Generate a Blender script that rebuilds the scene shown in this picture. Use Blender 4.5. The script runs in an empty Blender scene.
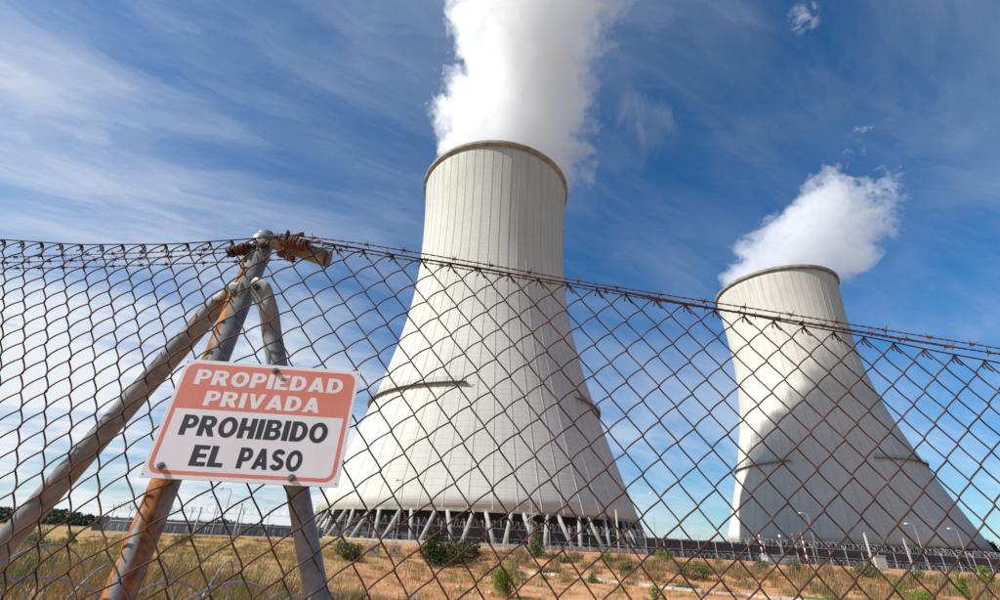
import bpy, math, random
import numpy as np
from mathutils import Vector, Matrix
from mathutils.geometry import tessellate_polygon

rng = np.random.default_rng(7)
random.seed(7)
sc = bpy.context.scene
COL = sc.collection
PI = math.pi
rad = math.radians

# ------------------------------------------------------------------ camera
F_PX = 455.62                                   # focal length for a 1000 px wide frame
PITCH, ROLL = 0.48656, 0.03962
cp, sp = math.cos(PITCH), math.sin(PITCH)
cr, sr = math.cos(ROLL), math.sin(ROLL)
_r, _u, FWD = np.array([1, 0, 0.]), np.array([0, -sp, cp]), np.array([0, cp, sp])
RIGHT, UP = cr * _r + sr * _u, -sr * _r + cr * _u
cam_d = bpy.data.cameras.new('camera')
cam = bpy.data.objects.new('camera', cam_d)
COL.objects.link(cam)
cam.matrix_world = Matrix(((RIGHT[0], UP[0], -FWD[0], 0), (RIGHT[1], UP[1], -FWD[1], 0),
                           (RIGHT[2], UP[2], -FWD[2], 0), (0, 0, 0, 1)))
cam_d.sensor_width = 36
cam_d.lens = F_PX * 36 / 1000
cam_d.clip_start = 0.02
cam_d.clip_end = 6000
cam_d.dof.use_dof = True
cam_d.dof.focus_distance = 1.02
cam_d.dof.aperture_fstop = 11
sc.camera = cam

# ------------------------------------------------------------------ sun and sky
SUN_EL = rad(40)
SUN_H = np.array([-0.943, -0.334]); SUN_H /= np.linalg.norm(SUN_H)
SUN_DIR = Vector((SUN_H[0] * math.cos(SUN_EL), SUN_H[1] * math.cos(SUN_EL), math.sin(SUN_EL)))
sd = bpy.data.lights.new('sun', 'SUN')
sd.energy = 5.0
sd.angle = rad(0.53)
sd.color = (1.0, 0.98, 0.94)
sun = bpy.data.objects.new('sun', sd)
sun.rotation_euler = SUN_DIR.to_track_quat('Z', 'Y').to_euler()
COL.objects.link(sun)

sc.view_settings.view_transform = 'Standard'
sc.view_settings.look = 'None'
sc.view_settings.exposure = 0.4
sc.view_settings.gamma = 1
sc.view_settings.use_curve_mapping = False
sc.cycles.use_denoising = True
sc.cycles.volume_bounces = 8
sc.cycles.max_bounces = 12
sc.cycles.diffuse_bounces = 3
sc.cycles.glossy_bounces = 3
sc.cycles.transparent_max_bounces = 24
sc.cycles.volume_step_rate = 0.16
sc.cycles.volume_max_steps = 256
sc.cycles.sample_clamp_indirect = 6


class NT:
    """small helper to wire shader nodes"""
    def __init__(self, tree):
        self.t = tree
        tree.nodes.clear()

    def n(self, typ, **kw):
        nd = self.t.nodes.new(typ)
        for k, v in kw.items():
            if k.startswith('i_'):
                self.put(nd.inputs[k[2:].replace('_', ' ')], v)
            else:
                setattr(nd, k, v)
        return nd

    def put(self, sock, v):
        if hasattr(v, 'is_output'):
            self.t.links.new(v, sock)
        elif hasattr(v, 'outputs'):
            self.t.links.new(v.outputs[0], sock)
        else:
            sock.default_value = v

    def m(self, op, a, b=None, c=None, clamp=False):
        nd = self.t.nodes.new('ShaderNodeMath')
        nd.operation = op
        nd.use_clamp = clamp
        for i, v in enumerate((a, b, c)):
            if v is not None:
                self.put(nd.inputs[i], v)
        return nd.outputs[0]

    def vm(self, op, a, b=None):
        nd = self.t.nodes.new('ShaderNodeVectorMath')
        nd.operation = op
        self.put(nd.inputs[0], a)
        if b is not None:
            self.put(nd.inputs[1], b)
        return nd.outputs['Value'] if op in ('LENGTH', 'DOT_PRODUCT') else nd.outputs[0]

    def noise(self, vec, scale, detail=4, rough=0.55, dist=0.0):
        nd = self.n('ShaderNodeTexNoise')
        self.put(nd.inputs['Vector'], vec)
        self.put(nd.inputs['Scale'], scale)
        nd.inputs['Detail'].default_value = detail
        nd.inputs['Roughness'].default_value = rough
        nd.inputs['Distortion'].default_value = dist
        return nd.outputs['Fac']

    def mapr(self, v, a, b, c=0., d=1., smooth=True):
        nd = self.n('ShaderNodeMapRange')
        nd.interpolation_type = 'SMOOTHSTEP' if smooth else 'LINEAR'
        for k, x in zip(('Value', 'From Min', 'From Max', 'To Min', 'To Max'), (v, a, b, c, d)):
            self.put(nd.inputs[k], x)
        return nd.outputs[0]

    def mix(self, fac, a, b, blend='MIX'):
        nd = self.n('ShaderNodeMix', data_type='RGBA', blend_type=blend)
        self.put(nd.inputs[0], fac)
        for s, v in ((6, a), (7, b)):
            if isinstance(v, (tuple, list)):
                v = (*v[:3], 1)
            self.put(nd.inputs[s], v)
        return nd.outputs[2]

    def comb(self, x, y, z):
        nd = self.n('ShaderNodeCombineXYZ')
        for i, v in enumerate((x, y, z)):
            self.put(nd.inputs[i], v)
        return nd.outputs[0]

    def sep(self, v):
        nd = self.n('ShaderNodeSeparateXYZ')
        self.put(nd.inputs[0], v)
        return nd.outputs


# world: clear sky with thin cirrus drawn over it by direction
world = bpy.data.worlds.new('World')
sc.world = world
world.use_nodes = True
w = NT(world.node_tree)
sky = w.n('ShaderNodeTexSky', sky_type='NISHITA', sun_disc=False)
sky.sun_elevation = SUN_EL
sky.sun_rotation = math.atan2(SUN_H[0], SUN_H[1])
sky.altitude = 400
sky.air_density = 1.0
sky.dust_density = 0.35
sky.ozone_density = 3.0
geo = w.n('ShaderNodeNewGeometry')
dirv = w.vm('SCALE', geo.outputs['Incoming'])
dirv.node.inputs['Scale'].default_value = -1.0
dx, dy, dz = w.sep(dirv)
zz = w.m('ADD', w.m('MAXIMUM', dz, 0.0), 0.22)
px_, py_ = w.m('DIVIDE', dx, zz), w.m('DIVIDE', dy, zz)
ca, sa = math.cos(rad(28)), math.sin(rad(28))
su = w.m('ADD', w.m('MULTIPLY', px_, ca), w.m('MULTIPLY', py_, sa))
sv = w.m('SUBTRACT', w.m('MULTIPLY', py_, ca), w.m('MULTIPLY', px_, sa))
v1 = w.comb(w.m('MULTIPLY', su, 0.85), w.m('MULTIPLY', sv, 1.75), 0.3)
v2 = w.comb(w.m('MULTIPLY', su, 0.6), w.m('MULTIPLY', sv, 0.8), 4.7)
streak = w.noise(v1, 1.7, 9, 0.62, 0.55)
patch = w.noise(v2, 1.5, 4, 0.5, 0.15)
fibre = w.noise(w.comb(w.m('MULTIPLY', su, 1.1), w.m('MULTIPLY', sv, 5.5), w.m('MULTIPLY', streak, 2.5)), 2.0, 7, 0.66, 1.0)
mixn = w.m('ADD', w.m('ADD', w.m('MULTIPLY', streak, 0.52), w.m('MULTIPLY', patch, 0.66)), w.m('MULTIPLY', fibre, 0.17))
veil = w.mapr(mixn, 0.54, 0.98)
# the veil is thicker towards the left and low in the sky
leftness = w.mapr(px_, 0.35, -1.3, 0.0, 1.0)
low = w.mapr(dz, 0.85, 0.15, 0.35, 1.0)
ll = w.m('MULTIPLY', leftness, low)
cl = w.m('ADD', w.m('MULTIPLY', veil, w.m('ADD', 0.27, w.m('MULTIPLY', ll, 0.57))),
         w.m('MULTIPLY', ll, w.mapr(mixn, 0.45, 0.80, 0.12, 0.50)), clamp=True)
cl = w.m('ADD', cl, w.m('MULTIPLY', w.mapr(dz, 0.42, 0.05), w.mapr(mixn, 0.52, 0.86, 0.0, 0.42)), clamp=True)
# one tiny puff high on the right
d0 = 0.66552 * RIGHT + 0.61894 * UP + FWD
puff = w.m('MULTIPLY', w.mapr(w.vm('DOT_PRODUCT', dirv, tuple(d0 / np.linalg.norm(d0))), math.cos(rad(1.7)), math.cos(rad(0.2))),
           w.mapr(w.noise(dirv, 45, 5, 0.6, 0.6), 0.36, 0.72))
cl = w.m('MAXIMUM', cl, w.m('MULTIPLY', puff, 0.42))
cloudcol = (8.6, 9.0, 9.5)
tint = w.mix(w.mapr(dz, 0.42, 0.0), (0.33, 0.96, 1.34), (0.66, 0.94, 1.10))
skycol = w.mix(1.0, sky.outputs[0], tint, 'MULTIPLY')
bg = w.n('ShaderNodeBackground')
w.put(bg.inputs['Color'], w.mix(cl, skycol, cloudcol))
bg.inputs['Strength'].default_value = 0.073
wo = w.n('ShaderNodeOutputWorld')
w.put(wo.inputs['Surface'], bg)


# ------------------------------------------------------------------ object helpers
def link(o, parent=None):
    COL.objects.link(o)
    if parent is not None:
        o.parent = parent
    return o


def empty(name, loc=(0, 0, 0), rz=0.0, parent=None):
    o = bpy.data.objects.new(name, None)
    o.location = loc
    o.rotation_euler = (0, 0, rz)
    o.empty_display_size = 0.1
    return link(o, parent)


def mesh(name, verts, faces, mat=None, smooth=False):
    me = bpy.data.meshes.new(name)
    me.from_pydata([tuple(map(float, v)) for v in verts], [], [tuple(map(int, f)) for f in faces])
    if mat:
        me.materials.append(mat)
    if smooth:
        me.polygons.foreach_set('use_smooth', [True] * len(me.polygons))
    me.update()
    return me


def obj(name, me, parent=None, loc=None, rz=None):
    o = bpy.data.objects.new(name, me)
    if loc is not None:
        o.location = loc
    if rz is not None:
        o.rotation_euler = (0, 0, rz)
    return link(o, parent)


def tag(o, label=None, cat=None, group=None, kind=None):
    if label: o['label'] = label
    if cat: o['category'] = cat
    if group: o['group'] = group
    if kind: o['kind'] = kind
    return o


class MB:
    """collects shapes for one mesh"""
    def __init__(self):
        self.v, self.f = [], []

    def add(self, v, f):
        n = len(self.v)
        self.v += [tuple(p) for p in v]
        self.f += [tuple(i + n for i in q) for q in f]

    def box(self, lo, hi):
        x0, y0, z0 = lo; x1, y1, z1 = hi
        self.add([(x0, y0, z0), (x1, y0, z0), (x1, y1, z0), (x0, y1, z0), (x0, y0, z1), (x1, y0, z1), (x1, y1, z1), (x0, y1, z1)],
                 [(0, 3, 2, 1), (4, 5, 6, 7), (0, 1, 5, 4), (1, 2, 6, 5), (2, 3, 7, 6), (3, 0, 4, 7)])

    def tube(self, pts, r, n=8, cap=True, closed=False):
        pts = np.asarray(pts, float)
        m = len(pts)
        rr = np.full(m, r, float) if np.isscalar(r) else np.asarray(r, float)
        tan = np.gradient(pts, axis=0)
        tan /= np.linalg.norm(tan, axis=1)[:, None] + 1e-12
        a = np.array([0, 0, 1.]) if abs(tan[0][2]) < .9 else np.array([1., 0, 0])
        nrm = np.cross(tan[0], a); nrm /= np.linalg.norm(nrm)
        ang = np.arange(n) * 2 * PI / n
        V = []
        for i in range(m):
            nrm = nrm - tan[i] * (nrm @ tan[i]); nrm /= np.linalg.norm(nrm) + 1e-12
            b = np.cross(tan[i], nrm)
            V.append(pts[i] + rr[i] * (np.cos(ang)[:, None] * nrm + np.sin(ang)[:, None] * b))
        V = np.concatenate(V)
        Fc = []
        for i in range(m - 1):
            for j in range(n):
                k = (j + 1) % n
                Fc.append((i * n + j, i * n + k, (i + 1) * n + k, (i + 1) * n + j))
        if cap:
            Fc.append(tuple(range(n - 1, -1, -1)))
            Fc.append(tuple((m - 1) * n + j for j in range(n)))
        self.add(V, Fc)

    def lathe(self, prof, n=32, closed=True, a0=0.0, a1=2 * PI):
        full = abs(a1 - a0 - 2 * PI) < 1e-6
        cnt = n if full else n + 1
        m = len(prof)
        V = []
        for i in range(cnt):
            a = a0 + (a1 - a0) * i / n
            V += [(r * math.cos(a), r * math.sin(a), z) for r, z in prof]
        Fc = []
        for i in range(n):
            j = (i + 1) % cnt
            for k in range(m if closed else m - 1):
                l = (k + 1) % m
                Fc.append((i * m + k, j * m + k, j * m + l, i * m + l))
        if not full and closed:
            Fc.append(tuple(range(m - 1, -1, -1)))
            Fc.append(tuple((cnt - 1) * m + k for k in range(m)))
        self.add(V, Fc)

    def me(self, name, mat, smooth=False):
        return mesh(name, self.v, self.f, mat, smooth)

    def build(self, name, mat, parent=None, smooth=False, loc=None):
        return obj(name, self.me(name, mat, smooth), parent, loc)


# ------------------------------------------------------------------ materials
def material(name):
    m = bpy.data.materials.new(name)
    m.use_nodes = True
    t = NT(m.node_tree)
    out = t.n('ShaderNodeOutputMaterial')
    b = t.n('ShaderNodeBsdfPrincipled')
    t.put(out.inputs['Surface'], b)
    co = t.n('ShaderNodeTexCoord').outputs['Object']
    return m, t, b, co


def set_b(t, b, col=None, rough=0.8, metal=0.0, spec=0.3):
    if col is not None:
        t.put(b.inputs['Base Color'], (*col, 1) if isinstance(col, tuple) else col)
    t.put(b.inputs['Roughness'], rough)
    b.inputs['Metallic'].default_value = metal
    b.inputs['Specular IOR Level'].default_value = spec


def bump(t, b, h, strength=0.3, dist=0.01):
    nd = t.n('ShaderNodeBump')
    nd.inputs['Strength'].default_value = strength
    nd.inputs['Distance'].default_value = dist
    t.put(nd.inputs['Height'], h)
    t.put(b.inputs['Normal'], nd)


def simple(name, col, rough=0.7, metal=0.0, var=0.15, scale=20.0, spec=0.3):
    m, t, b, co = material(name)
    n = t.noise(co, scale, 5, 0.6)
    f = t.mapr(n, 0.3, 0.7)
    a = tuple(c * (1 - var) for c in col)
    c2 = tuple(min(1, c * (1 + var)) for c in col)
    set_b(t, b, t.mix(f, a, c2), rough, metal, spec)
    return m


def mat_tower():
    m, t, b, co = material('tower_concrete')
    x, y, z = t.sep(co)
    ang = t.m('ARCTAN2', y, x)
    # cast lifts: thin joint lines round the shell every 1.45 m, blocks change tone a little
    lift = t.m('FRACT', t.m('DIVIDE', z, 1.45))
    joint = t.mapr(t.m('ABSOLUTE', t.m('SUBTRACT', lift, 0.5)), 0.40, 0.48)
    row = t.m('FLOOR', t.m('DIVIDE', z, 1.45))
    blk = t.n('ShaderNodeTexWhiteNoise', noise_dimensions='2D')
    t.put(blk.inputs['Vector'], t.comb(row, t.m('FLOOR', t.m('MULTIPLY', ang, 108 / (2 * PI))), 0))
    streak = t.noise(t.comb(t.m('MULTIPLY', ang, 46), t.m('MULTIPLY', z, 0.02), 0), 1.0, 6, 0.65)
    blot = t.noise(co, 0.045, 4, 0.55)
    fine = t.noise(co, 1.3, 5, 0.6)
    base = t.mix(t.mapr(blot, 0.3, 0.7), (0.49, 0.482, 0.43), (0.57, 0.562, 0.505))
    base = t.mix(t.m('MULTIPLY', t.mapr(streak, 0.46, 0.74), 0.42), base, (0.33, 0.325, 0.29))
    base = t.mix(t.m('MULTIPLY', blk.outputs['Value'], 0.10), base, (0.40, 0.38, 0.33))
    base = t.mix(t.m('MULTIPLY', t.mapr(fine, 0.4, 0.75), 0.12), base, (0.62, 0.60, 0.54))
    base = t.mix(t.m('MULTIPLY', joint, 0.16), base, (0.30, 0.285, 0.25))
    # weathering under the rim: stains run down a few metres
    stain = t.m('MULTIPLY', t.mapr(z, 85, 118, 0, 1), t.mapr(t.noise(t.comb(t.m('MULTIPLY', ang, 20), t.m('MULTIPLY', z, 0.05), 3), 1.0, 5, 0.6), 0.42, 0.7))
    base = t.mix(t.m('MULTIPLY', stain, 0.5), base, (0.30, 0.285, 0.24))
    set_b(t, b, base, 0.9, 0, 0.15)
    bump(t, b, t.m('ADD', t.m('MULTIPLY', joint, -1.0), t.m('MULTIPLY', fine, 0.6)), 0.35, 0.06)
    return m


def mat_galv(name, rust=0.35, streak_z=2.2, seed=0.0, low=None):
    """weathered zinc with rust running down in streaks"""
    m, t, b, co = material(name)
    x, y, z = t.sep(co)
    zin = t.noise(co, 38, 6, 0.6)
    big = t.noise(t.vm('ADD', co, (seed, seed, seed)), 9, 4, 0.6)
    run = t.noise(t.comb(t.m('ADD', t.m('MULTIPLY', x, 26), seed), t.m('MULTIPLY', y, 26), t.m('MULTIPLY', z, streak_z)), 1.0, 6, 0.62, 0.4)
    if low:
        run = t.m('ADD', run, t.mapr(z, low[0], low[1], 0.0, low[2]))
        run = t.m('ADD', run, t.mapr(t.m('SUBTRACT', x, t.m('MULTIPLY', z, 0.0577)), 0.014, -0.012, -0.13, 0.05))   # rain side rusts more
    c = t.mix(t.mapr(zin, 0.3, 0.7), (0.12, 0.13, 0.135), (0.24, 0.245, 0.235))
    c = t.mix(t.m('MULTIPLY', t.mapr(big, 0.5, 0.72), 0.5), c, (0.33, 0.325, 0.29))
    f = t.mapr(t.m('ADD', run, t.m('MULTIPLY', t.m('SUBTRACT', zin, 0.5), 0.25)), 0.66 - rust * 0.36, 0.80 - rust * 0.36)
    rc = t.mix(t.mapr(t.noise(co, 60, 5, 0.65), 0.35, 0.7), (0.14, 0.045, 0.010), (0.43, 0.165, 0.032))
    c = t.mix(f, c, rc)
    set_b(t, b, c, t.mapr(f, 0, 1, 0.45, 0.9), 0.0, 0.45)
    bump(t, b, t.m('ADD', zin, t.m('MULTIPLY', f, 0.6)), 0.25, 0.0012)
    return m


def mat_rust(name='rusty_wire', dark=(0.020, 0.009, 0.007), light=(0.085, 0.031, 0.018), scale=90):
    m, t, b, co = material(name)
    n1 = t.noise(co, scale, 5, 0.65)
    n2 = t.noise(co, 7, 3, 0.5)
    oi = t.n('ShaderNodeObjectInfo').outputs['Random']
    c = t.mix(t.mapr(t.m('ADD', t.m('ADD', t.m('MULTIPLY', n1, 0.6), t.m('MULTIPLY', n2, 0.3)), t.m('MULTIPLY', oi, 0.1)), 0.38, 0.64), dark, light)
    c = t.mix(t.m('MULTIPLY', t.mapr(t.noise(co, 16, 4, 0.6), 0.60, 0.70), 0.5), c, (0.13, 0.12, 0.115))
    set_b(t, b, c, 0.75, 0.0, 0.35)
    bump(t, b, n1, 0.4, 0.0006)
    return m


def mat_ground():
    m, t, b, co = material('dry_ground')
    x, y, z = t.sep(co)
    big = t.noise(co, 0.09, 5, 0.55, 0.3)
    mid = t.noise(co, 0.55, 6, 0.6, 0.3)
    fine = t.noise(co, 6.0, 6, 0.65)
    peb = t.n('ShaderNodeTexVoronoi', feature='F1')
    t.put(peb.inputs['Vector'], co); peb.inputs['Scale'].default_value = 5.0
    dirt = t.mix(t.mapr(mid, 0.3, 0.7), (0.42, 0.175, 0.070), (0.58, 0.31, 0.155))
    dirt = t.mix(t.m('MULTIPLY', t.mapr(fine, 0.5, 0.75), 0.5), dirt, (0.55, 0.38, 0.24))
    dirt = t.mix(t.m('MULTIPLY', t.mapr(peb.outputs['Distance'], 0.22, 0.08), 0.5), dirt, (0.50, 0.40, 0.30))
    straw = t.mix(t.mapr(fine, 0.3, 0.7), (0.31, 0.185, 0.072), (0.48, 0.31, 0.14))
    olive = (0.12, 0.125, 0.045)
    straw = t.mix(t.m('MULTIPLY', t.mapr(t.noise(co, 0.8, 5, 0.6), 0.52, 0.66), 0.6), straw, olive)
    # straw field on the left, bare red soil to the right and on the track
    left = t.mapr(t.m('ADD', x, t.m('MULTIPLY', y, 0.14)), 0.5, -8.0)
    cov = t.m('ADD', t.m('MULTIPLY', left, 0.34), t.m('ADD', t.m('MULTIPLY', big, 0.55), t.m('MULTIPLY', mid, 0.45)))
    c = t.mix(t.mapr(cov, 0.55, 0.72), dirt, straw)
    far = t.mapr(t.vm('LENGTH', co), 150, 320)
    c = t.mix(far, c, t.mix(t.mapr(t.noise(co, 0.006, 5, 0.6), 0.35, 0.65), (0.055, 0.065, 0.03), (0.16, 0.14, 0.075)))
    set_b(t, b, c, 0.95, 0, 0.1)
    bump(t, b, t.m('ADD', t.m('MULTIPLY', mid, 2.0), t.m('ADD', fine, t.m('MULTIPLY', peb.outputs['Distance'], -0.6))), 0.8, 0.08)
    return m


def mat_leaf(name, c0, c1, trans=0.25):
    m, t, b, co = material(name)
    at = t.n('ShaderNodeAttribute', attribute_name='tint')
    n = t.noise(co, 3.0, 3, 0.5)
    f = t.m('ADD', t.m('MULTIPLY', at.outputs['Fac'], 0.75), t.m('MULTIPLY', n, 0.25))
    c = t.mix(f, c0, c1)
    set_b(t, b, c, 0.7, 0, 0.2)
    tr = t.n('ShaderNodeBsdfTranslucent')
    t.put(tr.inputs['Color'], c)
    mx = t.n('ShaderNodeMixShader')
    mx.inputs[0].default_value = trans
    t.put(mx.inputs[1], b); t.put(mx.inputs[2], tr)
    out = [n for n in m.node_tree.nodes if n.type == 'OUTPUT_MATERIAL'][0]
    t.put(out.inputs['Surface'], mx)
    return m


def mat_screen(name, col, opacity):
    """a far wire mesh, too fine to tell its wires apart"""
    m, t, b, co = material(name)
    set_b(t, b, col, 0.6, 0, 0.3)
    x, y, z = t.sep(co)
    tr = t.n('ShaderNodeBsdfTransparent')
    mx = t.n('ShaderNodeMixShader')
    n = t.noise(co, 0.4, 3, 0.5)
    t.put(mx.inputs[0], t.m('MULTIPLY', t.mapr(n, 0.2, 0.8, 0.6, 1.3, False), opacity))
    t.put(mx.inputs[1], tr); t.put(mx.inputs[2], b)
    out = [n for n in m.node_tree.nodes if n.type == 'OUTPUT_MATERIAL'][0]
    t.put(out.inputs['Surface'], mx)
    return m


M = dict(
    tower=mat_tower(),
    rim=simple('rim_concrete', (0.26, 0.24, 0.20), 0.9, 0, 0.3, 0.4),
    column=simple('column_concrete', (0.31, 0.295, 0.26), 0.9, 0, 0.2, 0.8),
    rib=simple('rib_concrete', (0.44, 0.42, 0.37), 0.9, 0, 0.2, 0.3),
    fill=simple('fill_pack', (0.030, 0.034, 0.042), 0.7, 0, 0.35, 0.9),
    steel=simple('gallery_steel', (0.16, 0.155, 0.14), 0.6, 0.0, 0.2, 2.0),
    galv=mat_galv('galvanised_post', 0.50, 5.0, 3.1, (2.05, 1.45, 0.17)),
    galv_brace=mat_galv('galvanised_brace', 0.22, 3.0, 7.7),
    rust=mat_rust(),
    rust_tie=mat_rust('rusty_tie', (0.030, 0.012, 0.009), (0.17, 0.065, 0.038), 60),
    barb=mat_rust('rusty_barbed_wire', (0.045, 0.024, 0.018), (0.17, 0.085, 0.055), 120),
    razor=simple('razor_tape_zinc', (0.22, 0.235, 0.26), 0.45, 0.3, 0.3, 30, 0.5),
    farwire=simple('far_wire', (0.42, 0.43, 0.45), 0.5, 0.2, 0.1, 2),
    farpost=simple('far_post', (0.40, 0.40, 0.39), 0.8, 0, 0.15, 1.5),
    white_post=simple('white_post', (0.32, 0.315, 0.29), 0.7, 0, 0.1, 2),
    wall=simple('dark_wall', (0.016, 0.018, 0.022), 0.85, 0, 0.3, 0.5),
    wall_l=simple('grey_wall', (0.13, 0.14, 0.145), 0.85, 0, 0.25, 0.5),
    screen=mat_screen('fence_mesh_far', (0.34, 0.37, 0.40), 0.065),
    ground=mat_ground(),
    pale=simple('pale_concrete', (0.42, 0.38, 0.31), 0.95, 0, 0.25, 1.5),
    block=simple('block_concrete', (0.30, 0.24, 0.17), 0.9, 0, 0.25, 3),
    yellow=simple('yellow_sign', (0.75, 0.55, 0.06), 0.5, 0, 0.05, 5),
    red=simple('red_paint', (0.40, 0.05, 0.045), 0.5, 0, 0.1, 5),
    white=simple('white_paint', (0.72, 0.71, 0.68), 0.5, 0, 0.06, 5),
    lamp=simple('lamp_grey', (0.33, 0.34, 0.35), 0.5, 0.2, 0.1, 5),
    dark=simple('dark_metal', (0.06, 0.06, 0.062), 0.5, 0.3, 0.2, 10),
    bark=simple('bark', (0.10, 0.07, 0.045), 0.95, 0, 0.3, 12),
    straw=mat_leaf('straw_blades', (0.19, 0.10, 0.034), (0.47, 0.295, 0.115), 0.3),
    weed=mat_leaf('weed_blades', (0.10, 0.13, 0.03), (0.26, 0.31, 0.08), 0.3),
    scrub=mat_leaf('scrub_twigs', (0.13, 0.085, 0.04), (0.34, 0.24, 0.12), 0.2),
    conifer=mat_leaf('conifer_leaf', (0.016, 0.026, 0.008), (0.075, 0.095, 0.025), 0.15),
    olive=mat_leaf('olive_leaf', (0.05, 0.06, 0.02), (0.17, 0.18, 0.065), 0.2),
    bright=mat_leaf('bright_leaf', (0.07, 0.11, 0.015), (0.26, 0.34, 0.05), 0.3),
    wood=mat_leaf('far_wood_leaf', (0.018, 0.026, 0.014), (0.06, 0.075, 0.035), 0.1),
)


# ------------------------------------------------------------------ pixel ray -> place (frame of 1000 x 600)
def ray(px, py):
    d = (px - 500) / F_PX * RIGHT + (300 - py) / F_PX * UP + FWD
    return d


def at(px, py, y):
    d = ray(px, py)
    return d * (y / d[1])


# ------------------------------------------------------------------ terrain
def sstep(t):
    t = np.clip(t, 0, 1)
    return t * t * (3 - 2 * t)


_ns = [(rng.uniform(-1, 1, 2), rng.uniform(0, 6.28)) for _ in range(24)]


def wav(x, y, f0, k0=0, n=6):
    s = 0
    for i in range(n):
        d, p = _ns[(k0 + i) % 24]
        s = s + np.sin((x * d[0] + y * d[1]) * f0 * (1 + .37 * i) + p)
    return s / n


def height(x, y):
    x = np.asarray(x, float); y = np.asarray(y, float)
    plat = -0.95 - 0.0135 * np.clip(x, 0, 90) + 0.30 * sstep((-x - 12) / 14)
    yb = np.clip(33 - 0.62 * x, 17, 38)
    wid = 12 + 0.35 * np.clip(x, 0, 25)
    low = -1.72 + 0.62 * sstep((-x - 1) / 9) - 0.12 * sstep((y - 10) / 10)
    near = -1.30 + 0 * x
    low = near + (low - near) * sstep((y - 3) / 9)
    h = low + (plat - low) * sstep((y - yb) / wid)
    h = h + 0.42 * np.exp(-((x + 6.2) / 3.2) ** 2 - ((y - 9) / 4.0) ** 2)
    h = h + 0.46 * sstep((y - 1.5) / 1.6) * sstep((9.5 - y) / 4.5) * sstep((1.2 - x) / 2.5)
    far = np.hypot(x, y)
    amp = np.clip((far - 3) / 10, 0, 1)
    h = h + amp * (0.05 * wav(x, y, 0.9) + 0.025 * wav(x, y, 2.6, 8)) * np.where(y > 58, 0.35, 1)
    bank = np.exp(-((y - yb - wid * .5) / (wid * .45)) ** 2) * sstep((x + 4) / 8)
    h = h + bank * 0.16 * wav(x, y, 1.5, 14)
    return h


def ground_hit(px, py, ymin=3, ymax=140):
    d = ray(px, py)
    ys = np.linspace(ymin, ymax, 6000)
    P = d[None] * (ys / d[1])[:, None]
    k = np.where(P[:, 2] < height(P[:, 0], P[:, 1]))[0]
    i = k[0] if len(k) else len(ys) - 1
    return np.array([P[i, 0], P[i, 1], float(height(P[i, 0], P[i, 1]))])


def grid_axis(a):
    return np.concatenate([[-s for s in a[::-1]], a[0:]])


def build_ground():
    ax = np.concatenate([np.arange(-40, 60, 0.5), np.arange(60, 140, 4), np.geomspace(140, 4000, 16)])
    ax = np.concatenate([-np.geomspace(4000, 44, 26), ax])
    ay = np.concatenate([[-3000, -600, -100, -30, -10, -4], np.arange(-2, 62, 0.5), np.arange(62, 140, 4), np.geomspace(140, 5000, 18)])
    X, Y = np.meshgrid(ax, ay)
    Z = height(X, Y)
    nx, ny = len(ax), len(ay)
    V = np.stack([X.ravel(), Y.ravel(), Z.ravel()], 1)
    idx = np.arange(nx * ny).reshape(ny, nx)
    Fc = np.stack([idx[:-1, :-1].ravel(), idx[:-1, 1:].ravel(), idx[1:, 1:].ravel(), idx[1:, :-1].ravel()], 1)
    o = obj('ground', mesh('ground', V, Fc, M['ground'], True))
    tag(o, 'dry red earth with straw coloured grass around the plant', 'ground', kind='structure')


build_ground()

# ------------------------------------------------------------------ cooling towers
ZS, HS, RT, ZT, CB, CT = 5.407, 118.0, 26.12, 81.10, 59.53, 94.56


def prof_r(z):                                   # z above the shell's lower edge
    d = z - ZT
    return RT * math.sqrt(1 + (d / (CB if d < 0 else CT)) ** 2)


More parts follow.
